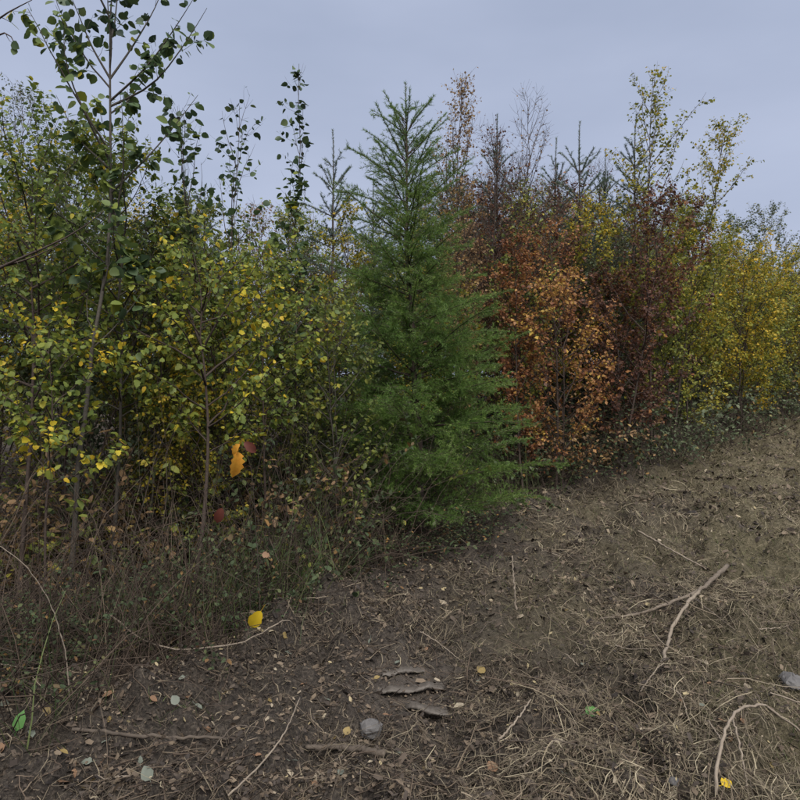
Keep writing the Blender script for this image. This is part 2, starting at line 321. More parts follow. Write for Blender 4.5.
def broadleaf(seed, h, lean=(0, 0), r0=.018, nb=18, t0=.25, blen=.9, ang=48, up=.5, ntw=9, twl=.28, nleaf=2500, lsize=.045,
              tpl=LEAF_OVAL, tone=(.45, .22), tone_top=0.0, prof='egg', top_bare=0.0, droop=.6, zmin=0.0, trunk=None, extra=None, clump=.25, stems=1):
    """returns trunk tubes, branch tubes, twig tubes and leaf arrays in local coordinates"""
    r = np.random.default_rng(seed)
    tr = []
    for k in range(stems):
        n = 14; u = np.linspace(0, 1, n)[:, None]
        if trunk is not None and k == 0:
            q = np.array(trunk, float); uu = np.linspace(0, 1, len(q)); P = np.stack([np.interp(u[:, 0], uu, q[:, c]) for c in range(3)], 1)
            P[1:-1] += r.normal(size=(n - 2, 3)) * .008
        else:
            hh = h * (1 if k == 0 else r.uniform(.7, .95)); sp = 0 if k == 0 else .35 * h
            w = np.cumsum(r.normal(size=(n, 3)) * [.016, .016, 0], 0) * h * .35; w -= w[0]
            e = np.array([lean[0] + sp * r.normal() * .4, lean[1] + sp * r.normal() * .4, hh])
            P = u * e + w * u + np.array([0, 0, 0])
            P[:, :2] += (u * (1 - u)) * r.normal(size=2) * .18
            if k: P[:, :2] += r.normal(size=2) * .05 * (1 - u)
        tr.append(P)
    T = np.stack(tr); RT = r0 * (1 - .88 * np.linspace(0, 1, 14)[None] ** .8) * np.ones((stems, 1)); RT[1:] *= .75
    # primary branches
    M = nb * stems; idx = np.repeat(np.arange(stems), nb)
    s = np.clip(t0 + (1 - t0 - .03) * (np.tile(np.arange(nb), stems) + r.random(M)) / nb, 0, .98)
    o, tg = pick(T, idx, s)
    az = np.arange(M) * 2.4 + r.random(M) * .9
    N = np.stack([np.cos(az), np.sin(az), np.zeros(M)], 1); N = unit(N - (N * tg).sum(1, keepdims=True) * tg)
    q = (s - t0) / (1 - t0)
    pf = {'egg': np.sin(np.pi * np.clip(.18 + .80 * q, 0, 1)) ** .8, 'cone': (1 - q) ** .8 + .12, 'top': .55 + .5 * q * (1 - .6 * q)}[prof]
    L = blen * pf * r.uniform(.65, 1.15, M)
    a = np.radians(ang * (1 - .35 * q) + r.normal(size=M) * 8)[:, None]
    B = grow(r, o, np.cos(a) * tg + np.sin(a) * N, L, 9, up, .10)
    if extra is not None:
        extra = extra.copy(); tt = T[0]; dense = np.concatenate([tt[:-1] + (tt[1:] - tt[:-1]) * f for f in np.linspace(0, 1, 12)])
        for e in extra:
            dlt = dense[np.argmin(((dense - e[0]) ** 2).sum(1))] - e[0]; e += dlt * np.linspace(1, 0, 9)[:, None] ** 1.5
    if extra is not None: B = np.concatenate([B, extra]); M = len(B); L = np.concatenate([L, np.full(len(extra), blen)]); s = np.concatenate([s, np.full(len(extra), .8)])
    rb = np.maximum(.0022, .42 * r0 * (L / blen) ** .7)[:, None] * (1 - .82 * np.linspace(0, 1, 9)[None])
    # twigs
    it = np.repeat(np.arange(M), ntw); m2 = len(it); st_ = .18 + .80 * r.random(m2); o2, t2 = pick(B, it, st_)
    a2 = np.radians(r.uniform(28, 62, m2))[:, None]
    L2 = twl * r.uniform(.4, 1.2, m2) * (1.1 - .6 * st_)
    W = grow(r, o2, np.cos(a2) * t2 + np.sin(a2) * perp(r, t2), L2, 5, up * .5, .14)
    rw = np.maximum(.0011, .10 * r0) * (1 - .6 * np.linspace(0, 1, 5)[None]) * np.ones((m2, 1))
    # leaves
    n1 = int(nleaf * .78); p1, g1, _, _ = sample_on(r, W, n1, .1, 1.0); p2, g2, _, _ = sample_on(r, B, nleaf - n1, .3, 1.0)
    p = np.concatenate([p1, p2]); g = np.concatenate([g1, g2])
    q = p[:, 2] / h
    keep = (r.random(len(p)) > top_bare * np.clip((q - .55) / .45, 0, 1)) & (p[:, 2] > zmin)
    p, g, q = p[keep], g[keep], q[keep]; n = len(p)
    d = unit(.55 * g + .75 * perp(r, g) + np.array([0, 0, -droop]) * r.uniform(.2, 1.3, n)[:, None])
    nor = unit(np.array([0, 0, 1.]) + r.normal(size=(n, 3)) * .75)
    pet = p + d * (lsize * .25)
    tn = r.normal(tone[0], tone[1], n) + tone_top * (q - .5) + clump * (vnoise(p[:, 0] * 1.0 + p[:, 1] * .5 + seed, p[:, 2] + p[:, 1] * .3, .35, seed) * 1.4)
    sz = lsize * np.clip(r.normal(.98, .3, n), .4, 1.7) * (1 - .35 * np.clip(q - .6, 0, 1))
    return dict(T=T, RT=RT, B=B, RB=rb, W=W, RW=rw, p=pet, d=d, nor=nor, sz=sz, tn=np.clip(tn, 0.02, .98), tpl=tpl, att=p)

def make_tree(name, label, cat, loc, g, leafmat, barkmat, group=None, branches=True, singles=0):
    t = thing(name, label, cat, loc, group)
    lm, bm = MATS[leafmat], MATS[barkmat]
    for k in range(len(g['T'])):
        mb = MB(); mb.tubes(g['T'][k], g['RT'][k], 7, .5); obj('trunk' if k == 0 else 'stem', mb.mesh('trunk', bm), t)
    if branches:
        for k in range(len(g['B'])):
            mb = MB(); mb.tubes(g['B'][k], g['RB'][k], 5, .45); obj('branch', mb.mesh('branch', bm), t)
    mb = MB()
    if not branches: mb.tubes(g['B'], g['RB'], 4, .45)
    mb.tubes(g['W'], g['RW'], 3, .45)
    obj('twigs', mb.mesh('twigs', bm), t, 'stuff')
    p, d, nor, sz, tn = g['p'], g['d'], g['nor'], g['sz'], g['tn']
    sel = np.zeros(len(p), bool)
    if singles:
        sel[np.argsort(-p[:, 2])[:singles]] = True
        me = [None] * 3
        for k in range(3):
            mb = MB(); tv, tf = g['tpl']; tv = tv.copy(); tv[:, 2] *= (1, -.6, 1.8)[k]; tv[:, 1] *= (1, .9, .75)[k]; mb.add(tv, tf, .5)
            me[k] = mb.mesh('leaf', MATS['aspen_leaf_single'])
        from mathutils import Matrix
        ax = unit(d); sd = unit(np.cross(nor, ax)); no = np.cross(ax, sd)
        for k, i in enumerate(np.nonzero(sel)[0]):
            o = obj('leaf', me[k % 3], t); s = sz[i]
            o.matrix_local = Matrix(((ax[i, 0] * s, sd[i, 0] * s, no[i, 0] * s, p[i, 0]), (ax[i, 1] * s, sd[i, 1] * s, no[i, 1] * s, p[i, 1]), (ax[i, 2] * s, sd[i, 2] * s, no[i, 2] * s, p[i, 2]), (0, 0, 0, 1)))
    mb = MB(); k = ~sel; mb.leaves(p[k], d[k], nor[k], sz[k], tn[k], g['tpl'])
    obj('crown', mb.mesh('crown', lm), t, 'stuff')
    return t
def copy_tree(t, loc, rz, sc, label, group):
    c = t.copy(); COL.objects.link(c); c.location = [float(v) for v in loc]; c.rotation_euler = (0, 0, rz); c.scale = (sc[0], sc[0], sc[1])
    c['label'] = label; c['group'] = group
    for ch in t.children:
        k = ch.copy(); COL.objects.link(k); k.parent = c
    return c

def conifer(seed, h, rmax, gap=.26, per=6, nd=330, nl=.026, nw=.0022, tert=True, low=.06, inter=3, power=.75, lead=.11, lean=0.0):
    r = np.random.default_rng(seed)
    n = 20; u = np.linspace(0, 1, n)[:, None]
    T = u * np.array([lean, 0, h]) + np.concatenate([np.cumsum(r.normal(size=(n, 2)) * .008, 0), np.zeros((n, 1))], 1)
    T = T[None]; RT = (.0105 * h * (1 - u[:, 0]) ** 1.15 + .003)[None]
    zs = np.arange(low * h, h * (1 - lead), gap); S = []; AZ = []; LM = []
    for k, z in enumerate(zs):
        a0 = r.random() * 6.28
        for j in range(per): S.append(min(.985, z / h + r.normal() * .006)); AZ.append(a0 + j * 6.283 / per + r.normal() * .18); LM.append(r.uniform(.8, 1.12))
        for j in range(inter): S.append(min(.985, (z + gap * r.uniform(.2, .8)) / h)); AZ.append(r.random() * 6.28); LM.append(r.uniform(.35, .75))
    S = np.array(S); AZ = np.array(AZ); LM = np.array(LM); M = len(S)
    o, tg = pick(T, np.zeros(M, int), S)
    t = S
    L = (rmax * (1 - t) ** power * (.60 + .40 * np.clip(t / .25, 0, 1)) + .09 + .10 * np.clip((t - .6) / .2, 0, 1) * np.clip((.97 - t) / .1, 0, 1)) * LM
    el = np.radians(6 + 56 * t ** 2.2 + r.normal(size=M) * 5)
    d = np.stack([np.cos(AZ) * np.cos(el), np.sin(AZ) * np.cos(el), np.sin(el)], 1)
    B = grow(r, o, d, L, 9, .16, .05, sag=.34)
    rb = (.0045 + .006 * (L / rmax))[:, None] * (1 - .8 * np.linspace(0, 1, 9)[None])
    nlat = np.maximum(2, (L / .048 * np.clip((.90 - t) / .22, .06, 1)).astype(int)); it = np.repeat(np.arange(M), nlat); m2 = len(it)
    s2 = .10 + .88 * r.random(m2); o2, t2 = pick(B, it, s2)
    sd = unit(np.cross(t2, np.array([0, 0, 1.]))) * np.where(r.random(m2) < .5, -1, 1)[:, None]
    a2 = np.radians(r.uniform(40, 62, m2))[:, None]
    L2 = (.06 + .44 * L[it] * (1 - s2)) * r.uniform(.6, 1.15, m2)
    W = grow(r, o2, np.cos(a2) * t2 + np.sin(a2) * (sd + np.array([0, 0, 1.]) * r.normal(.06, .28, (m2, 1))), L2, 5, .04, .05, sag=.30)
    polys = [(W, L2)]
    if tert:
        k3 = np.maximum(0, ((L2 - .05) / .036).astype(int)); i3 = np.repeat(np.arange(m2), k3); m3 = len(i3)
        s3 = .15 + .8 * r.random(m3); o3, t3 = pick(W, i3, s3)
        L3 = (.03 + .42 * L2[i3] * (1 - s3)) * r.uniform(.6, 1.2, m3); a3 = np.radians(r.uniform(35, 60, m3))[:, None]
        X = grow(r, o3, np.cos(a3) * t3 + np.sin(a3) * perp(r, t3), L3, 5, -.05, .05)
        polys.append((X, L3))
    polys.append((B, L)); polys.append((T[:, -6:], np.array([h * .26])))
    PP = []; DD = []; TT = []
    for P, Ls in polys:
        N = int(Ls.sum() * nd * (2.6 if P is B or P.shape[1] == 6 else 1))
        p, g, s, i = sample_on(r, P, N, .04 if P is not B else .25, 1.0)
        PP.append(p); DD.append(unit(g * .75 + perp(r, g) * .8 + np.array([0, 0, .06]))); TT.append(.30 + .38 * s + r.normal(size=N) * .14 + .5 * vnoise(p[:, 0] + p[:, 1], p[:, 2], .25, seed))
    p = np.concatenate(PP); d = np.concatenate(DD); tn = np.clip(np.concatenate(TT), .02, .98); N = len(p)
    ln = nl * r.uniform(.7, 1.25, N)[:, None]; sdv = perp(r, d) * nw / 2
    V = np.stack([p - sdv, p + sdv, p + d * ln], 1)
    return dict(T=T, RT=RT, B=B, RB=rb, W=W, V=V, tn=tn, X=polys[1][0] if tert else None)
def make_conifer(name, label, loc, g, needlemat, group=None, branches=True):
    t = thing(name, label, 'tree', loc, group); bm = MATS['bark_brown']
    mb = MB(); mb.tubes(g['T'], g['RT'], 7, .5); obj('trunk', mb.mesh('trunk', bm), t)
    if branches:
        for k in range(len(g['B'])):
            mb = MB(); mb.tubes(g['B'][k], g['RB'][k], 5, .45); obj('branch', mb.mesh('branch', bm), t)
    mb = MB()
    if not branches: mb.tubes(g['B'], g['RB'], 4, .45)
    m = len(g['W']); mb.tubes(g['W'], np.full((m, 5), .0016), 3, .5)
    obj('twigs', mb.mesh('twigs', bm), t, 'stuff')
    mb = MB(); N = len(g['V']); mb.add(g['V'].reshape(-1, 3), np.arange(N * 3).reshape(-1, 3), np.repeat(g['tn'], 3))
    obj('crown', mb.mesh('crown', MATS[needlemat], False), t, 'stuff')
    return t

def stand(px, Y): x = gx(px, Y); return np.array([x, Y, float(ground_z(x, Y, False)) - .02])
def local(pts, base): return np.array(pts) - base
def resamp(q, n=9):
    q = np.array(q, float); s = np.concatenate([[0], np.cumsum(np.linalg.norm(np.diff(q, axis=0), axis=1))]); u = np.linspace(0, s[-1], n)
    q = np.stack([np.interp(u, s, q[:, c]) for c in range(3)], 1)
    for _ in range(max(1, n // 5)): q[1:-1] = .25 * q[:-2] + .5 * q[1:-1] + .25 * q[2:]
    return q

# ------------------------------------------------------------------ individual trees along the edge of the thicket
# tall aspen at the left, its top above the frame
b = stand(66, 4.3)
trunk = local([at(66, 660, 4.3) * [1, 1, 0] + [0, 0, b[2]], at(80, 450, 4.32), at(96, 330, 4.35), at(110, 230, 4.4), at(113, 90, 4.42), at(112, -20, 4.4), at(114, -70, 4.4)], b)
ex = [[at(112, 76, 4.4), at(92, 45, 4.35), at(70, -6, 4.3)], [at(113, 78, 4.4), at(132, 50, 4.45), at(155, 10, 4.5), at(166, -20, 4.5)],
      [at(118, 100, 4.4), at(150, 68, 4.3), at(175, 30, 4.25), at(195, -4, 4.2)], [at(122, 104, 4.4), at(160, 85, 4.4), at(186, 45, 4.4), at(207, 8, 4.35)],
      [at(113, 190, 4.4), at(150, 155, 4.4), at(178, 122, 4.45), at(198, 95, 4.45)], [at(112, 150, 4.4), at(84, 110, 4.3), at(64, 62, 4.2), at(64, 20, 4.2)],
      [at(111, 170, 4.4), at(78, 140, 4.6), at(56, 95, 4.7)]]
ex = np.stack([resamp(local(e, b)) for e in ex])
g = broadleaf(11, 4.2, r0=.019, nb=17, t0=.28, blen=.85, ang=45, ntw=5, twl=.20, nleaf=1250, lsize=.060, tpl=LEAF_ROUND, tone=(.42, .2), trunk=trunk, extra=ex, top_bare=.35, droop=.9)
make_tree('aspen_sapling', 'tall thin aspen on the left whose leafy top passes the upper frame', 'tree', b, g, 'leaf_aspen', 'bark_grey', 'saplings at the edge of the thicket', singles=300)

# aspen just outside the left side, its dark bough reaching into the picture
b = stand(-38, 3.3)
ex = [[at(-34, 290, 3.3), at(0, 267, 3.2), at(40, 250, 3.15), at(80, 232, 3.15), at(104, 211, 3.15)], [at(-34, 268, 3.3), at(10, 265, 3.2), at(40, 255, 3.2), at(66, 241, 3.2)],
      [at(-36, 60, 3.3), at(-8, 30, 3.25), at(10, 12, 3.2), at(32, 0, 3.2)], [at(-36, 70, 3.3), at(-4, 40, 3.25), at(10, 28, 3.2), at(16, 46, 3.2)]]
ex = np.stack([resamp(local(e, b)) for e in ex])
g = broadleaf(12, 3.6, lean=(-.12, 0), r0=.022, nb=12, t0=.4, blen=.42, ang=40, ntw=3, twl=.14, nleaf=150, lsize=.052, tpl=LEAF_ROUND, tone=(.35, .2), extra=ex, droop=.9, zmin=2.7)
make_tree('aspen_sapling', 'aspen at the left border with a dark bare bough reaching in', 'tree', b, g, 'leaf_aspen', 'bark_brown', 'saplings at the edge of the thicket')

def sap(label, px, Y, top_py, leafmat, bark, seed, lean_px=0, name='sapling', cat='tree', group='saplings at the edge of the thicket', singles=0, **kw):
    b = stand(px, Y); h = EYE + (400 - top_py) / F * Y - b[2]
    g = broadleaf(seed, h, lean=(lean_px / F * Y, 0), **kw)
    return make_tree(name, label, cat, b, g, leafmat, bark, group, singles=singles)

RB_ = LEAF_RHOMB
AS = 'aspen_sapling'; BI = 'birch_sapling'; BE = 'beech_sapling'
sap('aspen with slender twin tips left of the single highest leafy shoot', 236, 5.8, 106, 'leaf_aspen', 'bark_brown', 21, -4, AS, nb=24, t0=.3, blen=.8, ang=34, up=.8, ntw=5, twl=.22, nleaf=1250, lsize=.052, tpl=LEAF_ROUND, tone=(.5, .22), tone_top=-.5, stems=2, r0=.013, singles=90, top_bare=.62)
sap('aspen shoot with dark round leaves rising highest above the yellow leaves', 280, 5.9, 66, 'leaf_aspen', 'bark_brown', 22, 14, AS, nb=22, t0=.3, blen=.65, ang=34, up=.8, ntw=5, twl=.2, nleaf=900, lsize=.056, tpl=LEAF_ROUND, tone=(.48, .22), tone_top=-.5, r0=.013, singles=110, top_bare=.75, prof='cone')
sap('young tree with straight brown stem and bright yellow leaf clusters', 188, 4.5, 250, 'leaf_green_yellow', 'bark_brown', 23, 12, nb=20, t0=.45, blen=.85, ang=66, up=.2, ntw=9, twl=.28, nleaf=1700, lsize=.038, tpl=LEAF_TOOTH, tone=(.62, .2), r0=.020)
sap('green leaved sapling with grey stem beside the tall aspen', 108, 4.9, 165, 'leaf_green_yellow', 'bark_grey', 24, 14, nb=26, t0=.42, blen=1.0, ang=60, up=.3, ntw=10, twl=.3, nleaf=3000, lsize=.045, tpl=LEAF_OVAL, tone=(.42, .2), r0=.020)
sap('green and yellow leaved sapling at the far left of the thicket', 18, 4.6, 150, 'leaf_green_yellow', 'bark_brown', 25, 10, nb=26, t0=.4, blen=1.0, ang=60, up=.3, ntw=10, twl=.3, nleaf=3000, lsize=.042, tpl=LEAF_OVAL, tone=(.38, .22), r0=.020)
sap('leafy green sapling behind the bare bough', 62, 5.6, 130, 'leaf_green_yellow', 'bark_grey', 26, 0, nb=26, t0=.36, blen=1.1, ang=56, up=.3, ntw=10, twl=.3, nleaf=3200, lsize=.042, tpl=LEAF_OVAL, tone=(.38, .2), r0=.018)
sap('golden leaved sapling left of the conifer with ochre lower leaves', 262, 5.3, 262, 'leaf_green_yellow', 'bark_brown', 27, 6, nb=24, t0=.42, blen=.9, ang=62, up=.2, ntw=9, twl=.28, nleaf=2400, lsize=.036, tpl=LEAF_TOOTH, tone=(.54, .2), r0=.015)
sap('grey green leaved willow close against the left side of the green fir', 335, 5.9, 290, 'leaf_yellow_green', 'bark_grey', 28, -4, nb=22, t0=.15, blen=.75, ang=54, up=.3, ntw=9, twl=.26, nleaf=2600, lsize=.038, tpl=LEAF_OVAL, tone=(.42, .2), r0=.014, stems=2)
sap('low yellow leaved sapling with thin stem in the left undergrowth', 38, 4.1, 330, 'leaf_green_yellow', 'bark_brown', 29, 10, nb=16, t0=.5, blen=.65, ang=62, up=.2, ntw=8, twl=.25, nleaf=1000, lsize=.038, tpl=LEAF_TOOTH, tone=(.62, .2), r0=.012)
sap('thin green leaved sapling between the tall aspen and the yellow leaved stem', 140, 5.2, 235, 'leaf_green_yellow', 'bark_grey', 48, 6, nb=24, t0=.4, blen=.95, ang=60, up=.25, ntw=10, twl=.3, nleaf=2600, lsize=.042, tpl=LEAF_OVAL, tone=(.52, .22), r0=.014)
sap('pale birch with tiny leaves against the sky at upper left', 22, 7.6, 92, 'leaf_grey_green', 'bark_brown', 30, 4, BI, nb=30, t0=.3, blen=1.1, ang=42, up=.5, ntw=10, twl=.32, nleaf=3600, lsize=.028, tpl=RB_, tone=(.6, .2), r0=.016, top_bare=.4)
sap('yellow green sapling between the aspens and the slender spruce', 205, 6.6, 205, 'leaf_yellow_green', 'bark_brown', 31, 2, nb=26, t0=.22, blen=1.1, ang=54, up=.3, ntw=10, twl=.32, nleaf=3400, lsize=.042, tpl=LEAF_OVAL, tone=(.5, .22), r0=.016)
sap('thin ochre birch in front of the slender spruce', 340, 7.4, 205, 'leaf_yellow', 'bark_brown', 32, 2, BI, nb=24, t0=.25, blen=.65, ang=45, up=.4, ntw=10, twl=.26, nleaf=3200, lsize=.032, tpl=RB_, tone=(.58, .2), r0=.014)
sap('rust leaved birch with bare tip right behind the green fir', 466, 8.2, 84, 'leaf_rust', 'bark_brown', 33, -22, BI, nb=36, t0=.3, blen=.9, ang=38, up=.6, ntw=11, twl=.32, nleaf=5200, lsize=.03, tpl=RB_, tone=(.55, .22), r0=.018, top_bare=.55)
sap('dark brown birch with many fine bare shoots beside the orange beech', 500, 9.0, 128, 'leaf_copper', 'bark_brown', 34, -6, BI, nb=36, t0=.25, blen=1.1, ang=36, up=.7, ntw=12, twl=.36, nleaf=5600, lsize=.03, tpl=RB_, tone=(.6, .22), r0=.018, top_bare=.6, stems=2)
sap('bare topped birch with fine whips above the orange beech', 535, 9.6, 102, 'leaf_rust', 'bark_brown', 35, -8, BI, nb=36, t0=.3, blen=1.1, ang=38, up=.6, ntw=12, twl=.34, nleaf=3600, lsize=.03, tpl=RB_, tone=(.4, .22), r0=.018, top_bare=.85, stems=2)
sap('bright orange leaved beech right of the green fir', 556, 8.6, 225, 'leaf_orange', 'bark_brown', 36, -6, BE, nb=30, t0=.08, blen=1.05, ang=62, up=.2, ntw=11, twl=.32, nleaf=5400, lsize=.038, tpl=RB_, tone=(.55, .25), r0=.02, stems=2, clump=.6)
sap('russet leaved young beech just right of the fir branches', 524, 8.1, 232, 'leaf_orange', 'bark_brown', 37, -8, BE, nb=24, t0=.10, blen=.6, ang=54, up=.3, ntw=10, twl=.26, nleaf=3600, lsize=.036, tpl=RB_, tone=(.33, .22), r0=.016)
sap('dark copper leaved beech leaning right beside the orange one', 618, 9.4, 205, 'leaf_copper', 'bark_brown', 38, 38, BE, nb=32, t0=.15, blen=1.3, ang=56, up=.3, ntw=12, twl=.34, nleaf=12000, lsize=.042, tpl=RB_, tone=(.58, .22), r0=.022, stems=2)
sap('tall open birch with pale sparse leaves rising over the copper beech', 652, 10.4, 78, 'leaf_yellow', 'bark_brown', 39, 8, BI, nb=34, t0=.3, blen=1.4, ang=42, up=.5, ntw=9, twl=.36, nleaf=4200, lsize=.046, tpl=RB_, tone=(.42, .22), r0=.022, top_bare=.5)
sap('birch with a long leafy limb leaning to the right', 672, 10.8, 120, 'leaf_yellow', 'bark_brown', 40, 62, BI, nb=28, t0=.3, blen=1.1, ang=42, up=.45, ntw=10, twl=.34, nleaf=4800, lsize=.042, tpl=RB_, tone=(.48, .22), r0=.02, top_bare=.4)
sap('broad yellow green birch beside the copper beech', 688, 11.2, 218, 'leaf_yellow_green', 'bark_brown', 41, 4, BI, nb=34, t0=.12, blen=1.5, ang=58, up=.25, ntw=12, twl=.4, nleaf=10000, lsize=.044, tpl=RB_, tone=(.72, .2), r0=.02, stems=2)
sap('golden yellow birch near the right side of the thicket', 738, 12.6, 246, 'leaf_yellow', 'bark_brown', 42, 6, BI, nb=34, t0=.12, blen=1.5, ang=58, up=.25, ntw=12, twl=.4, nleaf=10000, lsize=.044, tpl=RB_, tone=(.66, .2), r0=.02, stems=2)
sap('small yellow birch at the far right end of the thicket', 790, 15.0, 256, 'leaf_yellow', 'bark_brown', 43, 4, BI, nb=34, t0=.12, blen=1.6, ang=58, up=.25, ntw=12, twl=.4, nleaf=9000, lsize=.046, tpl=RB_, tone=(.58, .2), r0=.02, stems=2)
sap('thin grey leaved birch against the sky at the right', 772, 16.5, 212, 'leaf_grey_green', 'bark_brown', 44, 2, BI, nb=32, t0=.25, blen=1.5, ang=46, up=.4, ntw=10, twl=.38, nleaf=5500, lsize=.046, tpl=RB_, tone=(.6, .2), r0=.02, top_bare=.3)
sap('leafy yellow birch cut by the right border of the picture', 822, 15.6, 270, 'leaf_yellow', 'bark_brown', 46, 0, BI, nb=34, t0=.06, blen=1.7, ang=60, up=.2, ntw=12, twl=.4, nleaf=9000, lsize=.046, tpl=RB_, tone=(.5, .2), r0=.02, stems=2)
sap('dense yellow green birch behind the golden one', 764, 14.6, 262, 'leaf_yellow_green', 'bark_brown', 47, 0, BI, nb=34, t0=.06, blen=1.6, ang=60, up=.2, ntw=12, twl=.4, nleaf=9000, lsize=.046, tpl=RB_, tone=(.55, .2), r0=.02, stems=2)
sap('yellow birch with drooping gold foliage above the copper beech', 592, 10.6, 200, 'leaf_yellow', 'bark_brown', 45, 4, BI, nb=28, t0=.2, blen=1.1, ang=54, up=.2, ntw=12, twl=.36, nleaf=6500, lsize=.04, tpl=RB_, tone=(.58, .2), r0=.018, top_bare=.3)

# ------------------------------------------------------------------ conifers
b = stand(418, 6.55)
g = conifer(50, EYE + (400 - 84) / F * 6.55 - b[2], 1.62, nd=185, nw=.0044, nl=.031, gap=.25, per=7, inter=6, low=.085, power=.80, lead=.10, lean=-.09)
make_conifer('fir_tree', 'large bright green fir standing in front of the thicket', b, g, 'needle_green')

cp = [conifer(60 + k, 4.6, (.85, .75, 1.0)[k], nd=170, nl=.038, nw=.006, tert=False, gap=.36, per=6, inter=2, lead=.09) for k in range(3)]
cspec = [(331, 8.2, 128, 0, 'slender blue green spruce with long leader left of the green fir'), (204, 8.6, 186, 1, 'small spruce tip between the aspens'), (580, 11.4, 122, 2, 'spruce with upright tip above the golden birch foliage'),
         (634, 11.6, 116, 0, 'spruce with whorled tip left of the tall open birch'), (498, 10.2, 116, 1, 'spruce tip among the brown birch whips'), (553, 11.6, 138, 0, 'short spruce behind the orange beech'),
         (184, 9.0, 172, 2, 'bluish spruce behind the left aspens'), (445, 10.5, 150, 2, 'spruce half hidden behind the rust leaved birch'), (606, 12.6, 150, 1, 'distant spruce between the two taller spruce tips'),
         (372, 9.0, 178, 1, 'blue green spruce just left of the fir top')]
proto = {}
for px, Y, py, k, lab in cspec:
    b = stand(px, Y); h = EYE + (400 - py) / F * Y - b[2]; grp = 'spruces standing inside the thicket'
    if k not in proto:
        proto[k] = make_conifer('spruce_tree', lab, b, cp[k], 'needle_blue', grp, branches=False); t = proto[k]; t.scale = (h / 4.6 * .9, h / 4.6 * .9, h / 4.6)
    else: copy_tree(proto[k], b, rng.random() * 6, (h / 4.6 * .9, h / 4.6), lab, grp)

# ------------------------------------------------------------------ filling trees deeper in the thicket (each one its own tree)
kinds = [('leaf_yellow_green', .5, 'yellow green birch deep in the thicket'), ('leaf_green_yellow', .45, 'green broadleaf tree deep in the thicket'), ('leaf_grey_green', .5, 'grey green willow deep in the thicket'),
         ('leaf_yellow', .55, 'ochre yellow birch deep in the thicket'), ('leaf_rust', .4, 'brown leaved birch deep in the thicket'), ('leaf_copper', .5, 'bare tipped brown birch deep in the thicket')]
prof_px = [-100, 0, 50, 150, 190, 300, 340, 400, 470, 560, 640, 700, 740, 800, 1000]
prof_py = [110, 120, 135, 190, 190, 200, 225, 205, 165, 185, 190, 205, 235, 255, 280]
LM = [(20, 'far left sapling'), (75, 'tall aspen'), (135, 'grey stemmed sapling'), (190, 'straight brown stem'), (236, 'twin tipped aspen'), (285, 'dark leaved aspen shoot'), (335, 'slender spruce'), (410, 'green fir'), (462, 'rust leaved birch'), (500, 'dark brown birch'), (552, 'orange beech'), (630, 'copper beech'), (690, 'broad yellow green birch'), (740, 'golden birch'), (800, 'rightmost yellow birch')]
pr = {}; pts = []
r = np.random.default_rng(3)
tries = 0
while len(pts) < 165 and tries < 30000:
    tries += 1
    Y = r.uniform(4.2, 22); px = r.uniform(-70, 880); x = gx(px, Y); d = float(depth_in(x, Y))
    if d < .55 or d > 6.0: continue
    if any((x - q[0]) ** 2 + (Y - q[1]) ** 2 < (.42 + .035 * Y) ** 2 for q in pts): continue
    if 285 < px < 570 and Y < 8.4 or px <= 285 and Y < 5.3: continue
    pts.append((x, Y, px))
for x, Y, px in pts:
    w = np.array([.25, .35, .2, .1, .1, 0]) if px < 330 else (np.array([.18, .08, .15, .16, .18, .25]) if px < 640 else np.array([.35, .05, .15, .4, .05, 0]))
    k = int(r.choice(6, p=w)); v = int(r.integers(0, 2))
    z = float(ground_z(x, Y, False)) - .02; h = (EYE + (400 - np.interp(px, prof_px, prof_py)) / F * Y - z) * r.uniform(.78, 1.0); h = float(np.clip(h * (1.12 if k == 5 else 1), 2.0, 7))
    mat, tn, lab = kinds[k]
    lab = lab.replace('deep in the thicket', 'in the thicket behind the ' + LM[int(np.argmin([abs(px - q) for q, _ in LM]))][1]); grp = lab
    if (k, v) not in pr:
        g = broadleaf(100 + k * 7 + v, 4.2, nb=28, t0=.24 if k < 5 else .3, blen=1.15, ang=56, up=.3, ntw=11, twl=.34, nleaf=5500, lsize=.044, tpl=LEAF_RHOMB, tone=(tn, .22), r0=.02, stems=2, top_bare=.4 if k < 5 else 1.0)
        pr[(k, v)] = make_tree('thicket_tree', lab, 'tree', (x, Y, z), g, mat, 'bark_brown', grp, branches=False)
        t = pr[(k, v)]; t.scale = (h / 4.2, h / 4.2, h / 4.2)
    else: copy_tree(pr[(k, v)], (x, Y, z), r.random() * 6.28, (h / 4.2 * r.uniform(.9, 1.15), h / 4.2), lab, grp)

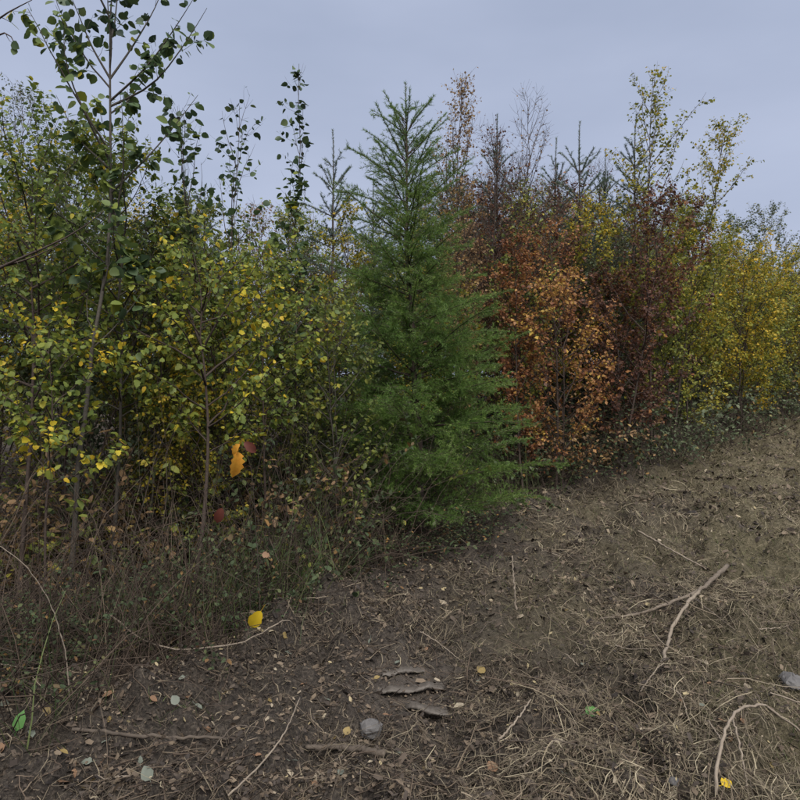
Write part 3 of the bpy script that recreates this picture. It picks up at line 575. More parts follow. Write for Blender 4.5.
# ------------------------------------------------------------------ undergrowth
def bush(seed, w, h, ncane, nleaf, lsize, tone, tpl=LEAF_OVAL):
    r = np.random.default_rng(seed)
    o = np.concatenate([r.normal(size=(ncane, 2)) * w * .22, np.zeros((ncane, 1))], 1)
    a = r.random(ncane) * 6.28; e = r.uniform(.5, 1.4, ncane)
    d = np.stack([np.cos(a) * np.cos(e), np.sin(a) * np.cos(e), np.sin(e)], 1)
    C = grow(r, o, d, h * r.uniform(.7, 1.5, ncane), 10, .05, .10, sag=.75); C[:, :, 2] = np.maximum(C[:, :, 2], .02)
    it = np.repeat(np.arange(ncane), 7); s = r.uniform(.15, .95, len(it)); o2, t2 = pick(C, it, s)
    W = grow(r, o2, t2 * .6 + perp(r, t2) * .7, w * .22 * r.uniform(.4, 1.2, len(it)), 5, .1, .15)
    p1, g1, _, _ = sample_on(r, W, int(nleaf * .7)); p2, g2, _, _ = sample_on(r, C, nleaf - int(nleaf * .7), .15)
    p = np.concatenate([p1, p2]); g = np.concatenate([g1, g2]); n = len(p)
    dd = unit(g * .4 + perp(r, g) * .8 + np.array([0, 0, -.15])); nor = unit(np.array([0, 0, 1.]) + r.normal(size=(n, 3)) * .5)
    return C, W, p, dd, nor, lsize * np.clip(r.normal(1, .25, n), .4, 1.6), np.clip(r.normal(tone, .22, n), .02, .98), tpl
bp = {}
def put_bush(label, px, Y, w, h, kind='leaf_bramble', group=None, dy=0):
    key = (kind, int(px * 7 + Y * 3) % 3)
    b = stand(px, Y); b[2] += dy
    if key not in bp:
        C, W, p, dd, nor, sz, tn, tpl = bush(200 + len(bp), 1.0, .9, 40, 1500, .036, .5)
        t = thing('bramble_bush', label, 'bush', b, group)
        mb = MB(); mb.tubes(C, .0035 * (1 - .7 * np.linspace(0, 1, 10)[None]) * np.ones((len(C), 1)), 4, .4); mb.tubes(W, np.full((len(W), 5), .0014), 3, .4)
        obj('canes', mb.mesh('canes', MATS['bark_brown']), t, 'stuff')
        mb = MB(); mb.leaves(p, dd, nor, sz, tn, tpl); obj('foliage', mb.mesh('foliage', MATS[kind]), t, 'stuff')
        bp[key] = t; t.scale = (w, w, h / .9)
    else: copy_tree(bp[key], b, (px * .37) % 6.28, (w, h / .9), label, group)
gb = 'bushes at the foot of the thicket'
put_bush('dark bramble under the left end of the thicket', 15, 3.9, .8, .35, group=gb)
put_bush('dark bramble below the tall aspen stem', 100, 4.2, .8, .35, group=gb)
put_bush('bramble mound below the yellow leaved stem', 180, 4.7, .8, .35, group=gb)
put_bush('bramble between the golden sapling and the fir', 285, 5.3, .8, .4, group=gb)
put_bush('bramble with pale round leaves at the foot of the fir', 362, 5.75, .75, .42, group=gb)
put_bush('low dark bramble at the lower left border', -5, 3.35, .7, .5, group=gb)
put_bush('dark bramble between the arching cane and the leaning stalk', 85, 3.75, .75, .55, group=gb)
put_bush('dark bramble behind the middle of the sagging cane', 165, 4.1, .75, .6, group=gb)
put_bush('dark bramble right of the straight brown stem', 235, 4.5, .75, .6, group=gb)
put_bush('dark bramble in front of the fir trunk', 415, 5.95, .85, .42, group=gb)
put_bush('low dark bramble under the right side of the fir', 462, 6.3, .8, .42, group=gb)
put_bush('dark bush below the russet beech', 545, 8.7, 1.2, .8, group=gb)
put_bush('dark bush under the copper beech', 600, 9.3, 1.3, 1.0, group=gb)
put_bush('grey green bush below the tall open birch', 655, 10.3, 1.5, 1.2, 'leaf_grey_green', gb)
put_bush('grey leaved bramble mound below the broad birch', 700, 11.7, 1.6, 1.2, 'leaf_grey_green', gb)
put_bush('dark bramble below the golden birch', 745, 12.8, 1.7, 1.2, group=gb)
put_bush('grey green bush at the far right foot of the thicket', 785, 14.6, 1.8, 1.3, 'leaf_grey_green', gb)
put_bush('bush at the right border below the small yellow birch', 815, 16.0, 1.8, 1.3, group=gb)
for px, Y, kd, lab in [(5, 4.9, 'leaf_rust', 'brown leaved low shrub behind the far left stems'), (60, 5.3, 'leaf_yellow_green', 'yellow green shrub behind the lower aspen stem'), (120, 5.6, 'leaf_rust', 'brown leaved shrub behind the grey stem'), (175, 5.5, 'leaf_yellow_green', 'yellow green shrub left behind the straight brown stem'),
                       (225, 5.9, 'leaf_rust', 'brown leaved shrub right behind the straight brown stem'), (275, 6.1, 'leaf_yellow_green', 'yellow green shrub behind the golden sapling'), (325, 6.6, 'leaf_grey_green', 'grey green shrub beside the left edge of the fir'), (-30, 5.6, 'leaf_yellow_green', 'yellow green shrub at the left border'), (560, 9.4, 'leaf_rust', 'brown leaved shrub behind the orange beech foot')]:
    put_bush(lab, px, Y, 1.4, 1.15, kd, gb)
for i, px in enumerate((640, 668, 694, 718, 742, 764, 786, 806, 826, 850)):
    x0 = gx(px, 16.0); Y = float(np.clip(edge_y(x0) + 5.5 + (i % 3), 14, 24)); x0 = gx(px, Y)
    put_bush('tall shaded bush in the depth behind the ' + ('copper beech' if px < 660 else 'broad yellow green birch' if px < 720 else 'golden birch' if px < 775 else 'rightmost yellow birch'), px, Y, 2.8, 2.6, 'leaf_yellow_green' if i % 2 else 'leaf_grey_green', 'tall bushes in the depth of the thicket')
r = np.random.default_rng(8)
for k in range(46):
    Y = r.uniform(4.6, 18)
    for _ in range(60):
        px = r.uniform(-60, 860); x = gx(px, Y)
        if .5 < depth_in(x, Y) < 3.2 and not (abs(px - 418) < 110 and Y < 7.6): break
    else: continue
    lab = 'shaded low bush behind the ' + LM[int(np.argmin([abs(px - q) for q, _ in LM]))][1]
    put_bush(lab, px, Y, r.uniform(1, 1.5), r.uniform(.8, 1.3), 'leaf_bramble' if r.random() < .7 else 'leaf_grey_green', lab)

def scatter_polar(r, n, rmin, rmax, amin=-40, amax=40):
    rr = np.exp(r.uniform(np.log(rmin), np.log(rmax), n)); a = np.radians(r.uniform(amin, amax, n)); return rr * np.sin(a), rr * np.cos(a)
# dead stalks and tall withered grass standing along the thicket edge
def stalks():
    r = np.random.default_rng(9); x, y = scatter_polar(r, 60000, 2.7, 18); d = depth_in(x, y)
    pz = np.exp(-((d - .4) / .48) ** 2) * np.clip(.25 + 1.4 * (vnoise(x, y, .6, 20) + .25), 0, 1); k = r.random(len(x)) < pz * .5
    x, y = x[k], y[k]; n = len(x)
    o = np.stack([x, y, ground_z(x, y, False) - .02], 1)
    dr = unit(np.stack([r.normal(size=n) * .35, r.normal(size=n) * .35, np.ones(n)], 1)); L = r.gamma(4, .15, n).clip(.15, 1.4) * np.where(d[k] < .1, .55, 1) * np.where(x < .2, 1.25, .8)
    P = grow(r, o, dr, L, 6, 0, .11, sag=.45)
    W = (.0035 * r.uniform(.6, 1.4, n))[:, None] * (1 - .75 * np.linspace(0, 1, 6)[None]); a = r.random(n) * 6.28
    mb = MB(); mb.ribbons(P, W, np.stack([np.cos(a), np.sin(a), np.zeros(n)], 1), np.clip(r.normal(.27, .2, n) + .25 * (r.random(n) < .12), 0, .95))
    o = obj('withered_grass', mb.mesh('withered_grass', MATS['dead_stem']), kind='stuff'); tag(o, 'tall withered grass and dead stalks along the foot of the thicket', 'grass')
    x, y = scatter_polar(r, 30000, 2.8, 16); d = depth_in(x, y); k = r.random(len(x)) < np.exp(-((d - .35) / .45) ** 2) * np.clip(.2 + 2.2 * vnoise(x, y, .7, 23), 0, 1); x, y = x[k], y[k]; n = len(x)
    P = grow(r, np.stack([x, y, ground_z(x, y, False) - .02], 1), unit(np.stack([r.normal(size=n) * .35, r.normal(size=n) * .35, np.ones(n)], 1)), r.uniform(.2, .8, n), 6, 0, .1, sag=.6); a = r.random(n) * 6.28
    mb = MB(); mb.ribbons(P, (.005 * r.uniform(.6, 1.4, n))[:, None] * (1 - .75 * np.linspace(0, 1, 6)[None]), np.stack([np.cos(a), np.sin(a), np.zeros(n)], 1), np.clip(r.normal(.45, .25, n), 0, 1))
    o = obj('edge_grass', mb.mesh('edge_grass', MATS['grass_green']), kind='stuff'); tag(o, 'green grass blades growing between the dead stalks at the thicket foot', 'grass')
    # thin dead woody tangle
    x, y = scatter_polar(r, 9000, 2.9, 16); d = depth_in(x, y); k = (d > -.12) & (d < 1.5); x, y = x[k], y[k]; n = len(x)
    o = np.stack([x, y, ground_z(x, y, False)], 1); P = grow(r, o, unit(np.stack([r.normal(size=n) * .8, r.normal(size=n) * .8, np.ones(n)], 1)), r.uniform(.3, 1.5, n) * np.where(x < .3, 1.15, .8), 8, .0, .2, sag=.5)
    mb = MB(); mb.tubes(P, (.003 * r.uniform(.5, 1.5, n))[:, None] * (1 - .7 * np.linspace(0, 1, 8)[None]), 3, np.clip(r.normal(.2, .16, n), 0, .9))
    o = obj('dead_brushwood', mb.mesh('dead_brushwood', MATS['dead_stem']), kind='stuff'); tag(o, 'tangle of thin dead brown stems under the trees', 'brushwood')
stalks()
def tuft(label, px, Y, n, h, seed):
    r = np.random.default_rng(seed); b = stand(px, Y); o = np.concatenate([r.normal(size=(n, 2)) * .08, np.zeros((n, 1))], 1)
    P = grow(r, o, unit(np.stack([r.normal(size=n) * .5, r.normal(size=n) * .5, np.ones(n)], 1)), h * r.uniform(.5, 1.2, n), 6, 0, .08, sag=.9)
    a = r.random(n) * 6.28; W = (.005 * r.uniform(.6, 1.3, n))[:, None] * (1 - .8 * np.linspace(0, 1, 6)[None] ** 2)
    mb = MB(); mb.ribbons(P, W, np.stack([np.cos(a), np.sin(a), np.zeros(n)], 1), np.clip(r.normal(.5, .25, n), 0, 1))
    o = obj('grass_tuft', mb.mesh('grass_tuft', MATS['grass_green']), kind='thing'); o.location = b; tag(o, label, 'grass', 'green grass tufts')
tuft('larger green grass tuft left of the fir foot', 305, 5.05, 260, .32, 1)
tuft('green grass tuft just under the left of the fir', 345, 5.3, 200, .26, 2)
tuft('short green tuft in front of the golden sapling', 322, 4.7, 150, .16, 3)

# ------------------------------------------------------------------ litter on the cleared ground
def litter():
    r = np.random.default_rng(10)
    def sc(n, rmax=19):
        x, y = scatter_polar(r, n, 2.0, rmax); d = depth_in(x, y); cx = 0.02 + 0.16 * (y - 3.2) * 0.5
        trk = np.exp(-((x - cx) / 0.24) ** 4) * np.exp(-((y - 3.62) / 0.38) ** 4)
        mud = np.exp(-((d + .75) / .55) ** 2) * np.clip((y - 4.5) / 1.5, 0, 1)
        k = (d < .8) & (r.random(n) > trk * .72) & (r.random(n) > .55 * mud) & (r.random(n) < np.clip(.55 + 1.3 * vnoise(x, y, .5, 31), .12, 1))
        return x[k], y[k]
    x, y = sc(170000); k = r.random(len(x)) < np.clip(.46 + .5 * (x - .1 + .5 * vnoise(x, y, .8, 51)) / (.25 * y), .36, 1); x, y = x[k], y[k]
    nc = 230; ccx, ccy = scatter_polar(r, nc, 2.2, 13); kk = (depth_in(ccx, ccy) < .1) & (r.random(nc) < np.clip(.25 + .6 * ccx / (.25 * ccy), .1, 1)); ccx, ccy = ccx[kk], ccy[kk]
    ci = np.repeat(np.arange(len(ccx)), 170); sp_ = (.05 + .022 * ccy)[ci]
    hx = ccx[ci] + r.normal(size=len(ci)) * sp_; hy = ccy[ci] + r.normal(size=len(ci)) * sp_; hump = np.exp(-((hx - ccx[ci]) ** 2 + (hy - ccy[ci]) ** 2) / sp_ ** 2 / 2)
    cx_ = 0.02 + 0.16 * (hy - 3.2) * 0.5; ok = ~((np.abs(hx - cx_) < .2) & (np.abs(hy - 3.62) < .3)); hx, hy, hump, ci = hx[ok], hy[ok], hump[ok], ci[ok]
    n0 = len(x); x = np.concatenate([x, hx]); y = np.concatenate([y, hy]); n = len(x); th = r.normal(.6, 1.1, n) + 2.2 * vnoise(x, y, .45, 33)
    L = r.gamma(2.4, .03, n).clip(.015, .30); L[n0:] = r.gamma(3.2, .038, n - n0).clip(.05, .34); th[n0:] = (r.random(len(ccx)) * 6.28)[ci] + r.normal(size=n - n0) * .8; k = 4; u = np.linspace(-.5, .5, k)[None]
    cv = r.normal(size=n)[:, None] * .95
    X = x[:, None] + L[:, None] * (u * np.cos(th)[:, None] - cv * u * u * np.sin(th)[:, None]); Y = y[:, None] + L[:, None] * (u * np.sin(th)[:, None] + cv * u * u * np.cos(th)[:, None])
    tilt = r.normal(size=n)[:, None] * .35; lift = r.gamma(1.3, .011, n)[:, None]; lift[n0:, 0] += hump * r.random(n - n0) * .07
    Z = ground_z(X, Y) * .5 + .5 * ground_z(x, y)[:, None] + lift + L[:, None] * tilt * u
    P = np.stack([X, Y, Z], -1); far = np.clip(y / 5, 1, 2.5)
    W = (.0023 * r.uniform(.5, 1.8, n) * far)[:, None] * np.array([.7, 1, 1, .4])[None]
    sd = unit(np.stack([-np.sin(th), np.cos(th), r.normal(size=n) * .5], 1))
    dry = np.clip((x - .2) * .09, -.08, .14)
    mb = MB(); mb.ribbons(P, W, sd, np.clip(r.normal(.45, .25, n) + dry + .35 * vnoise(x, y, .7, 35), 0, 1))
    o = obj('dead_grass_litter', mb.mesh('dead_grass_litter', MATS['straw']), kind='stuff'); tag(o, 'mown dead grass and mulch strewn over the cleared ground', 'litter')
    # chopped twigs
    x, y = sc(6500, 14); n = len(x); th = r.random(n) * 6.28; L = r.gamma(2.2, .06, n).clip(.04, .5); u = np.linspace(-.5, .5, 5)[None]
    X = x[:, None] + L[:, None] * u * np.cos(th)[:, None] + .02 * r.normal(size=(n, 5)) * L[:, None] * 2; Y = y[:, None] + L[:, None] * u * np.sin(th)[:, None] + .02 * r.normal(size=(n, 5)) * L[:, None] * 2
    Z = ground_z(x, y)[:, None] + .015 + r.gamma(1.2, .014, n)[:, None] + L[:, None] * u * r.normal(size=n)[:, None] * .3
    mb = MB(); mb.tubes(np.stack([X, Y, Z], -1), (.0022 * r.uniform(.6, 1.7, n))[:, None] * np.array([1, 1, .9, .75, .5])[None], 3, np.clip(r.normal(.45, .25, n), 0, 1))
    o = obj('twig_litter', mb.mesh('twig_litter', MATS['dead_stem']), kind='stuff'); tag(o, 'chopped thin twigs scattered over the cleared ground', 'litter')
    # brown leaf fragments
    x, y = sc(16000, 14); n = len(x); p = np.stack([x, y, ground_z(x, y) + r.gamma(1.3, .008, n) + .004], 1)
    d = unit(np.stack([r.normal(size=n), r.normal(size=n), r.normal(size=n) * .3], 1)); nor = unit(np.array([0, 0, 1.]) + r.normal(size=(n, 3)) * .45)
    mb = MB(); mb.leaves(p, d, nor, r.uniform(.01, .034, n), np.clip(r.beta(1.8, 2.6, n), 0, .93), LEAF_OVAL)
    o = obj('leaf_litter', mb.mesh('leaf_litter', MATS['litter']), kind='stuff'); tag(o, 'small brown leaf scraps mixed into the mulch', 'litter')
    # shredded bark, wood and leaf mulch
    x, y = sc(240000, 17); n = len(x); p = np.stack([x, y, ground_z(x, y) + r.gamma(1.3, .009, n)], 1)
    d = unit(r.normal(size=(n, 3)) * [1, 1, .55]); nor = unit(np.array([0, -.2, .8]) + r.normal(size=(n, 3)) * .8)
    bit = (np.array([(-.5, -.16, 0), (.1, -.24, .06), (.5, .02, -.04), (.22, .2, .07), (-.4, .17, .05)]), np.array([[0, 1, 4], [1, 3, 4], [1, 2, 3]]))
    mb = MB(); mb.leaves(p, d, nor, r.gamma(2.2, .0085, n).clip(.005, .07) * np.clip(y / 4.5, .85, 2), np.clip(r.beta(1.3, 1.9, n) + .25 * vnoise(x, y, .3, 52), 0, .95), bit)
    o = obj('mulch_chips', mb.mesh('mulch_chips', MATS['litter'], False), kind='stuff'); tag(o, 'dark shredded bark and leaf mulch covering the churned soil', 'mulch')
    # short dry stubble and moss tufts on the open side
    x, y = scatter_polar(r, 70000, 2.6, 7, -12, 40); x2, y2 = scatter_polar(r, 90000, 6.5, 22, 0, 40); x = np.concatenate([x, x2]); y = np.concatenate([y, y2]); d = depth_in(x, y)
    k = (d < -.35) & (r.random(len(x)) < np.clip(.18 + .6 * (x - .6) / (.25 * y + .3) + .7 * vnoise(x, y, 1.0, 71) + .5 * vnoise(x, y, .3, 72), 0, 1)); x, y = x[k], y[k]; n = len(x)
    P = grow(r, np.stack([x, y, ground_z(x, y) - .003], 1), unit(np.stack([r.normal(size=n) * .9, r.normal(size=n) * .9, np.full(n, .55)], 1)), (r.gamma(3, .017, n) * np.clip(y / 7, 1, 1.7)).clip(.015, .18), 3, 0, .2, sag=.9); a = r.random(n) * 6.28
    W = (.0024 * r.uniform(.6, 1.6, n) * np.clip(y / 4.2, .8, 3.2))[:, None] * np.array([1, .85, .25])[None]; tn = np.clip(r.normal(.5, .22, n) + .5 * vnoise(x, y, .8, 73), 0, 1)
    mb = MB(); mb.ribbons(P, W, np.stack([np.cos(a), np.sin(a), np.zeros(n)], 1), tn)
    o = obj('dry_stubble', mb.mesh('dry_stubble', MATS['stubble']), kind='stuff'); tag(o, 'short dry tan stubble and moss covering the open ground at right', 'grass')
    # sparse short green shoots
    x, y = scatter_polar(r, 12000, 2.5, 17); k = (depth_in(x, y) < -.4) & (vnoise(x, y, 1.1, 41) + .04 * (x - 1) > .16); x, y = x[k], y[k]; n = len(x)
    P = grow(r, np.stack([x, y, ground_z(x, y)], 1), unit(np.stack([r.normal(size=n) * .7, r.normal(size=n) * .7, np.ones(n)], 1)), r.uniform(.02, .09, n), 4, 0, .1, sag=.6); a = r.random(n) * 6.28
    mb = MB(); mb.ribbons(P, np.full((n, 1), .003) * np.array([1, .9, .7, .2])[None], np.stack([np.cos(a), np.sin(a), np.zeros(n)], 1), np.clip(r.normal(.5, .25, n), 0, 1))
    o = obj('short_grass', mb.mesh('short_grass', MATS['grass_green']), kind='stuff'); tag(o, 'sparse short green grass sprouting through the mulch', 'grass')
litter()

# ------------------------------------------------------------------ sticks, stones and single leaves
def gp(px, py, lift=0.0):
    """point on the ground seen at a photo pixel, by walking out along the line of sight"""
    lo = 1.5
    for Y in np.arange(2.0, 30, .02):
        x = gx(px, Y); z = EYE + (400 - py) / F * Y
        if z <= float(ground_z(x, Y)): return np.array([x, Y, float(ground_z(x, Y)) + lift])
    return np.array([gx(px, 20), 20, float(ground_z(gx(px, 20), 20)) + lift])
def stick(name, label, paths, mat, group='sticks lying on the cleared ground', k=7, seed=0):
    r = np.random.default_rng(seed + 500); t = None
    for i, (pts, r0, r1) in enumerate(paths):
        q = resamp(pts, 30); q[1:-1] += r.normal(size=(28, 3)) * min(r0 * .3, .003)
        r0, r1 = r0 * .72, r1 * .72; rad = np.linspace(r0, r1, 30) * r.uniform(.86, 1.14, 30)
        if i == 0:
            base = q[0].copy(); t = thing(name, label, 'stick', base, group)
        mb = MB(); mb.tubes(q - base, rad, k, .5)
        q2 = q - base
        for e, s in ((0, -1), (-1, 1)):      # cut ends
            n0 = mb.n; c = q2[e]; a = (0 if e == 0 else 29) * k; mb.add(c[None], np.zeros((0, 3), int), .9)
            jj = np.arange(k); mb.f[3].append(np.stack([np.full(k, n0), a + jj, a + (jj + 1) % k], 1) if s > 0 else np.stack([np.full(k, n0), a + (jj + 1) % k, a + jj], 1))
        obj('main_stem' if i == 0 else 'side_branch', mb.mesh('stick', MATS[mat]), t)
    return t
g_ = gp
stick('fallen_stick', 'straight pale stick lying highest on the cleared ground', [([g_(638, 541, .04), g_(672, 556, .05), g_(706, 575, .03)], .014, .009)], 'stick_pale', seed=1)
stick('fallen_branch', 'thick brown branch with rough bark lying on the mulch', [([g_(727, 578, .09), g_(700, 602, .07), g_(670, 612, .06), g_(640, 622, .04), g_(600, 624, .03)], .026, .009), ([g_(690, 604, .06), g_(700, 618, .05), g_(735, 640, .03)], .008, .004), ([g_(668, 612, .06), g_(650, 603, .07), g_(625, 606, .04)], .007, .003)], 'stick_bark', seed=2)
stick('fallen_stick', 'smooth bent pale stick below the thick brown branch', [([g_(699, 605, .08), g_(682, 622, .06), g_(670, 642, .04), g_(662, 668, .03)], .015, .012)], 'stick_pale', seed=3)
stick('forked_branch', 'arched forked pale branch at the bottom right', [([g_(716, 806, .03), g_(718, 775, .08), g_(735, 748, .14), g_(765, 742, .12), g_(805, 752, .06)], .010, .006), ([g_(733, 750, .13), g_(742, 775, .07), g_(748, 802, .03)], .006, .004), ([g_(722, 765, .09), g_(708, 752, .12)], .005, .003)], 'stick_pale', seed=4)
stick('short_log', 'short dark broken log at the bottom centre', [([g_(306, 752, .02), g_(345, 757, .03), g_(384, 762, .03)], .017, .021)], 'stick_dark', seed=5)
stick('fallen_stick', 'long dark stick lying along the lower left ground', [([g_(72, 738, .03), g_(150, 744, .03), g_(215, 745, .03), g_(275, 748, .02)], .012, .009)], 'stick_dark', seed=6)
stick('fallen_stick', 'thin brown stick right of the wheel track', [([g_(498, 748, .02), g_(520, 730, .04), g_(531, 716, .06)], .007, .004)], 'stick_pale', seed=7)
stick('dead_stalk', 'upright broken stalk standing in the mud right of the fir', [([g_(516, 612, 0), g_(514, 612, .18), g_(512, 612, .36)], .010, .006)], 'stick_pale', 'dead stalks', seed=8)
stick('fallen_stick', 'curved dark twig at the bottom edge left of the log', [([g_(228, 806, .02), g_(262, 778, .05), g_(285, 752, .07), g_(300, 722, .10)], .006, .003)], 'stick_pale', seed=9)
b0 = g_(70, 705, 0)
stick('arching_cane', 'thin pale cane arching up at the lower left', [([b0, at(66, 650, b0[1]), at(50, 600, b0[1] - .05), at(22, 560, b0[1] - .1), at(-10, 540, b0[1] - .1)], .0045, .002)], 'stick_pale', 'dead canes', seed=10)
b0 = g_(100, 618, 0)
stick('arching_cane', 'slender straw coloured stalk leaning right above the arched cane', [([b0, at(118, 560, b0[1]), at(133, 510, b0[1]), at(141, 482, b0[1])], .0042, .0015)], 'stick_pale', 'dead canes', seed=11)
Yc = 3.75
stick('arching_cane', 'long pale cane sagging in a curve below the left stems', [([at(106, 612, Yc), at(120, 620, Yc), at(140, 642, Yc - .05), at(180, 651, Yc - .1), at(225, 646, Yc - .1), at(252, 642, Yc - .05), at(270, 628, Yc), at(287, 614, Yc), g_(300, 640, 0)], .007, .004)], 'stick_pale', 'dead canes', seed=12)
stick('arching_cane', 'short pale twig entering from the left edge above the ground', [([at(-12, 662, 3.3), at(20, 667, 3.3), at(55, 670, 3.35)], .005, .003), ([at(46, 669, 3.34), at(46, 655, 3.3), at(52, 652, 3.3)], .004, .003)], 'stick_pale', 'dead canes', seed=13)
r = np.random.default_rng(77)
sp = [(545, 620), (560, 668), (480, 640), (615, 655), (585, 690), (640, 700), (700, 690), (760, 640), (745, 590), (560, 560), (610, 560), (770, 700), (450, 770), (420, 640), (640, 770), (690, 735), (200, 770), (130, 785), (330, 690), (520, 780)]
for i, (px, py) in enumerate(sp):
    a = g_(px, py, .03); th = r.random() * 6.28; L = r.uniform(.16, .42); e = a + np.array([math.cos(th) * L, math.sin(th) * L, 0]); e[2] = float(ground_z(e[0], e[1])) + .03 + r.random() * .05
    m = (a + e) / 2 + np.array([0, 0, .02]) + r.normal(size=3) * .02
    stick('fallen_twig', 'thin dry twig on the mulch', [([a, m, e], .0055, .003)], 'stick_pale' if i % 2 else 'stick_dark', 'loose dry twigs on the mulch', 5, 40 + i)

def stone(label, px, py, sx, sy, sz, seed):
    r = np.random.default_rng(seed); nu, nv = 14, 9
    th = np.linspace(0, 2 * math.pi, nu, endpoint=False); ph = np.linspace(.12, math.pi - .12, nv); A, B = np.meshgrid(th, ph)
    d = np.stack([np.cos(A) * np.sin(B), np.sin(A) * np.sin(B), np.cos(B)], -1)
    n3 = r.normal(size=(7, 3)); n3 = unit(n3); cut = np.min(np.minimum(1.0, .78 / np.maximum(d @ n3.T, .05)), -1)
    V = d * cut[..., None] * (1 + .05 * r.normal(size=cut.shape))[..., None] * [sx, sy, sz]
    i = np.arange(nv - 1)[:, None]; j = np.arange(nu)[None]; q = np.stack([i * nu + j, (i + 1) * nu + j, (i + 1) * nu + (j + 1) % nu, i * nu + (j + 1) % nu], -1).reshape(-1, 4)
    mb = MB(); mb.add(V.reshape(-1, 3), q, .5); top = mb.n
    mb.add(np.array([[0, 0, sz * .8], [0, 0, -sz * .8]]), np.zeros((0, 3), int), .5); jj = np.arange(nu)
    mb.f[3].append(np.stack([np.full(nu, top), jj, (jj + 1) % nu], 1)); mb.f[3].append(np.stack([np.full(nu, top + 1), (nv - 1) * nu + (jj + 1) % nu, (nv - 1) * nu + jj], 1))
    o = obj('stone', mb.mesh('stone', MATS['stone'], False)); o.location = g_(px, py, sz * .35); o.rotation_euler = (.1, .15, seed); tag(o, label, 'stone', 'stones half sunk in the soil')
stone('angular grey stone half sunk left below the wheel track', 371, 736, .062, .05, .045, 3)
stone('small pale grey stone at the right edge of the mulch', 792, 684, .07, .06, .035, 5)
stone('small whitish stone at the bottom right under the forked branch', 676, 788, .03, .025, .016, 6)

def single_leaf(name, label, pos, ax, nor, size, mat, tpl=LEAF_OVAL, group=None, cat='leaf', curl=1.0):
    tv, tf = tpl; tv = tv.copy(); tv[:, 2] *= curl; mb = MB()
    ax = unit(np.array(ax, float)); nor = np.array(nor, float); sd = unit(np.cross(nor, ax)); no = np.cross(ax, sd)
    V = size * (tv[:, 0:1] * ax + tv[:, 1:2] * sd + tv[:, 2:3] * no); mb.add(V, tf, .5)
    mb.tubes(np.array([[0, 0, 0], -ax * size * .18 + no * .002, -ax * size * .38 + no * .008]), np.full(3, .0012), 4, .3)
    o = obj(name, mb.mesh('leaf', MATS[mat])); o.location = [float(c) for c in pos]; return tag(o, label, cat, group)
BIG = outline_leaf([(0, 0), (.06, .13), (.18, .22), (.30, .24), (.42, .31), (.55, .30), (.68, .26), (.80, .22), (.9, .12), (1, 0)], .35, -.28)
# large hanging leaves on a bent stalk in front of the left stems
p0 = at(238, 446, 3.5)
st = stick('dead_stalk', 'thin brown stalk carrying the hanging orange leaf', [([stand(262, 3.9) , at(258, 560, 3.8), at(252, 470, 3.6), at(243, 436, 3.52), p0], .0035, .002)], 'stick_dark', 'dead stalks', seed=21)
RAG = outline_leaf([(0, 0), (.05, .10), (.14, .20), (.22, .15), (.33, .27), (.44, .19), (.55, .27), (.66, .19), (.78, .18), (.9, .07), (1, 0)], .5, -.3)
hl = single_leaf('hanging_leaf', 'large bright orange withered leaf hanging among the left stems', p0 - [0, 0, .03], (-.10, -.1, -1), (.45, -1, .1), .135, 'leaf_bright_orange', RAG, curl=1.8)
single_leaf('hanging_leaf', 'small orange leaf folded over the top of the large orange one', p0 + [.012, -.01, .01], (-.55, 0, -.8), (-.3, -1, .3), .08, 'leaf_bright_orange', RAG, curl=1.6)
single_leaf('hanging_leaf', 'dark red withered leaf behind the large orange one', p0 + [.02, .05, .015], (.6, .1, -.5), (.1, -1, .3), .08, 'leaf_dark_red', BIG)
single_leaf('hanging_leaf', 'dark red leaf hanging below the orange leaf near the left stems', at(222, 508, 3.5), (-.3, 0, -.8), (.2, -1, .3), .085, 'leaf_dark_red', BIG)
p1 = at(261, 611, 3.55)
stick('dead_stalk', 'thin brown stalk carrying the large yellow leaf', [([stand(288, 3.95), at(284, 640, 3.8), at(276, 612, 3.65), at(268, 600, 3.56), p1 + [.012, 0, .02]], .003, .0018)], 'stick_dark', 'dead stalks', seed=22)
stick('dead_stalk', 'thin brown stalk carrying the lower dark red leaf', [([stand(216, 3.9), at(217, 590, 3.8), at(219, 530, 3.6), at(224, 500, 3.5)], .003, .0018)], 'stick_dark', 'dead stalks', seed=23)
single_leaf('hanging_leaf', 'large bright yellow leaf standing out above the sagging cane', p1, (-.55, .05, -.85), (.25, -1, .35), .115, 'leaf_bright_yellow', BIG)
single_leaf('hanging_leaf', 'small orange leaf hanging below the stems right of the sagging cane', at(262, 554, 3.7), (.9, 0, -.2), (.1, -1, .6), .045, 'leaf_tan', LEAF_TOOTH)
single_leaf('fresh_leaf', 'single fresh green leaf on the mulch right of the wheel track', g_(586, 722, .03), (.9, .3, .25), (-.1, -.6, 1), .075, 'leaf_fresh', LEAF_TOOTH)
single_leaf('fresh_leaf', 'fresh green upright leaf at the lower left border', g_(16, 742, .03), (.25, .1, .9), (.2, -1, .3), .085, 'leaf_fresh', LEAF_OVAL)
single_leaf('fallen_leaf', 'orange brown fallen leaf on the mulch at the bottom centre', g_(488, 779, .03), (.7, .5, .1), (0, -.7, 1), .055, 'leaf_tan', LEAF_ROUND)
single_leaf('fallen_leaf', 'pale yellow fallen leaf right of the wheel track', g_(478, 682, .03), (.6, .5, .2), (.1, -.6, 1), .055, 'leaf_dull_yellow', LEAF_ROUND)
single_leaf('fallen_leaf', 'small yellow leaf on the end of the dark log', g_(345, 747, .045), (.3, .5, .5), (0, -.8, 1), .04, 'leaf_dull_yellow', LEAF_ROUND)
single_leaf('fallen_leaf', 'bright yellow leaf at the bottom edge below the forked branch', g_(722, 797, .03), (.8, .3, .2), (0, -.6, 1), .05, 'leaf_bright_yellow', LEAF_TOOTH)
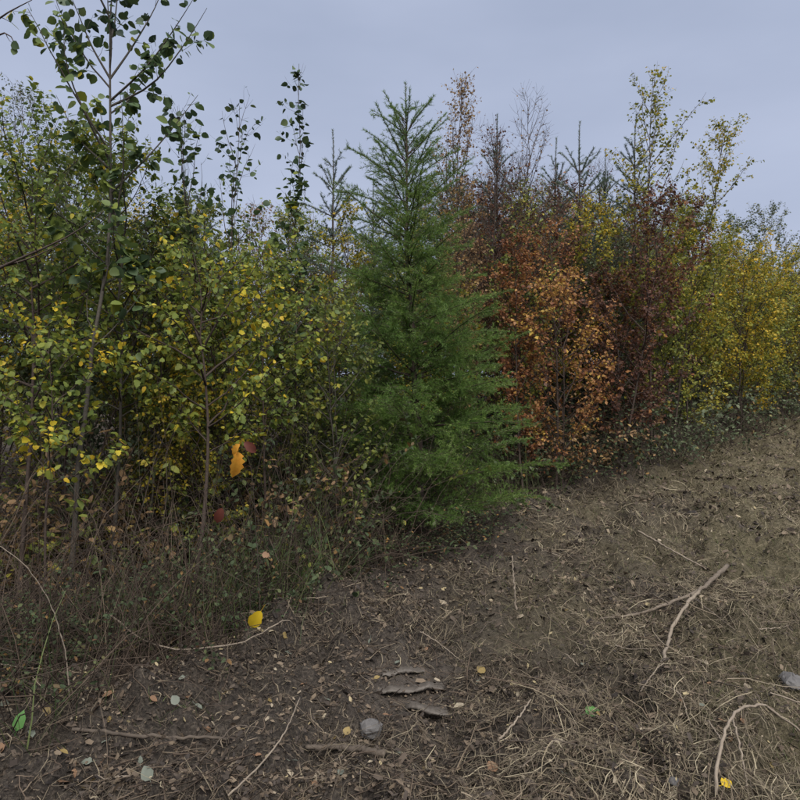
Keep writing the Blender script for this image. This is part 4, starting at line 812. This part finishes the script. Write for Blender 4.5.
fl = {'leaf_dull_yellow': 'dull yellow leaf on the dark litter', 'leaf_tan': 'tan brown leaf on the dark litter', 'leaf_pale': 'pale grey green leaf on the dark litter'}
spots = [(60, 790), (75, 775), (92, 768), (86, 792), (102, 770), (20, 690), (8, 705), (30, 735), (5, 755), (70, 655), (195, 712), (185, 690), (178, 712), (188, 702), (112, 698), (110, 730), (108, 748), (255, 765), (262, 770), (60, 760), (140, 770), (150, 789), (205, 735), (225, 700), (150, 705), (285, 655), (282, 640), (268, 705), (160, 740), (128, 655), (170, 655), (240, 735), (100, 720), (50, 720), (312, 788), (338, 780), (290, 770)]
for i, (px, py) in enumerate(spots):
    m = ['leaf_dull_yellow', 'leaf_tan', 'leaf_pale'][int(r.integers(0, 3))]
    single_leaf('fallen_leaf', fl[m], g_(px, py, .02), (r.normal(), r.normal(), r.normal() * .45), (r.normal() * .6, -.4 + r.normal() * .5, 1), r.uniform(.026, .055), m, [LEAF_ROUND, LEAF_OVAL, LEAF_TOOTH][i % 3], fl[m])
f2 = {'leaf_dull_yellow': 'dull yellow leaf on the open mulch', 'leaf_tan': 'tan brown leaf on the open mulch', 'leaf_pale': 'pale grey leaf on the open mulch'}
for i in range(48):
    px = r.uniform(300, 800); py = 800 - 310 * r.random() ** 1.2
    p = g_(px, py, .02)
    if depth_in(p[0], p[1]) > -.1: continue
    m = ['leaf_tan', 'leaf_tan', 'leaf_pale', 'leaf_dull_yellow'][int(r.integers(0, 4))]
    single_leaf('fallen_leaf', f2[m], p, (r.normal(), r.normal(), r.normal() * .4), (r.normal() * .6, -.2 + r.normal() * .5, 1), r.uniform(.022, .042), m, [LEAF_ROUND, LEAF_OVAL][i % 2], f2[m])

# things that share a label are told apart by what they lie near, then by their order from the left
near = {'straight pale stick': (672, 556), 'thick brown branch': (680, 605), 'smooth bent stick': (668, 655), 'forked branch': (740, 760), 'short dark log': (345, 757), 'long dark stick': (170, 744), 'grey stone': (371, 736), 'mud ridges': (410, 690),
        'sagging cane': (190, 650), 'fresh green leaf': (588, 720), 'upright broken stalk': (514, 600), 'curved bottom twig': (265, 780), 'arching cane': (70, 690), 'right border': (795, 680)}
np_ = {k: gp(*v) for k, v in near.items()}
same = {}
for o in bpy.data.objects:
    if o.parent is None and o.get('label'): same.setdefault(o['label'], []).append(o)
for lab, os_ in list(same.items()):
    if len(os_) > 1 and os_[0].name.split('.')[0] in ('fallen_leaf', 'fallen_twig'):
        for o in os_: o['label'] = lab + ' near the ' + min(np_, key=lambda k: (np_[k][0] - o.location.x) ** 2 + (np_[k][1] - o.location.y) ** 2)
same = {}
for o in bpy.data.objects:
    if o.parent is None and o.get('label'): same.setdefault(o['label'], []).append(o)
ORD = ['first', 'second', 'third', 'fourth', 'fifth', 'sixth', 'seventh', 'eighth', 'ninth', 'tenth']
for lab, os_ in same.items():
    if len(os_) > 1:
        for o, w in zip(sorted(os_, key=lambda q: q.location.x / max(q.location.y, .1)), ORD): o['label'] = lab + ', ' + w + ' from left'
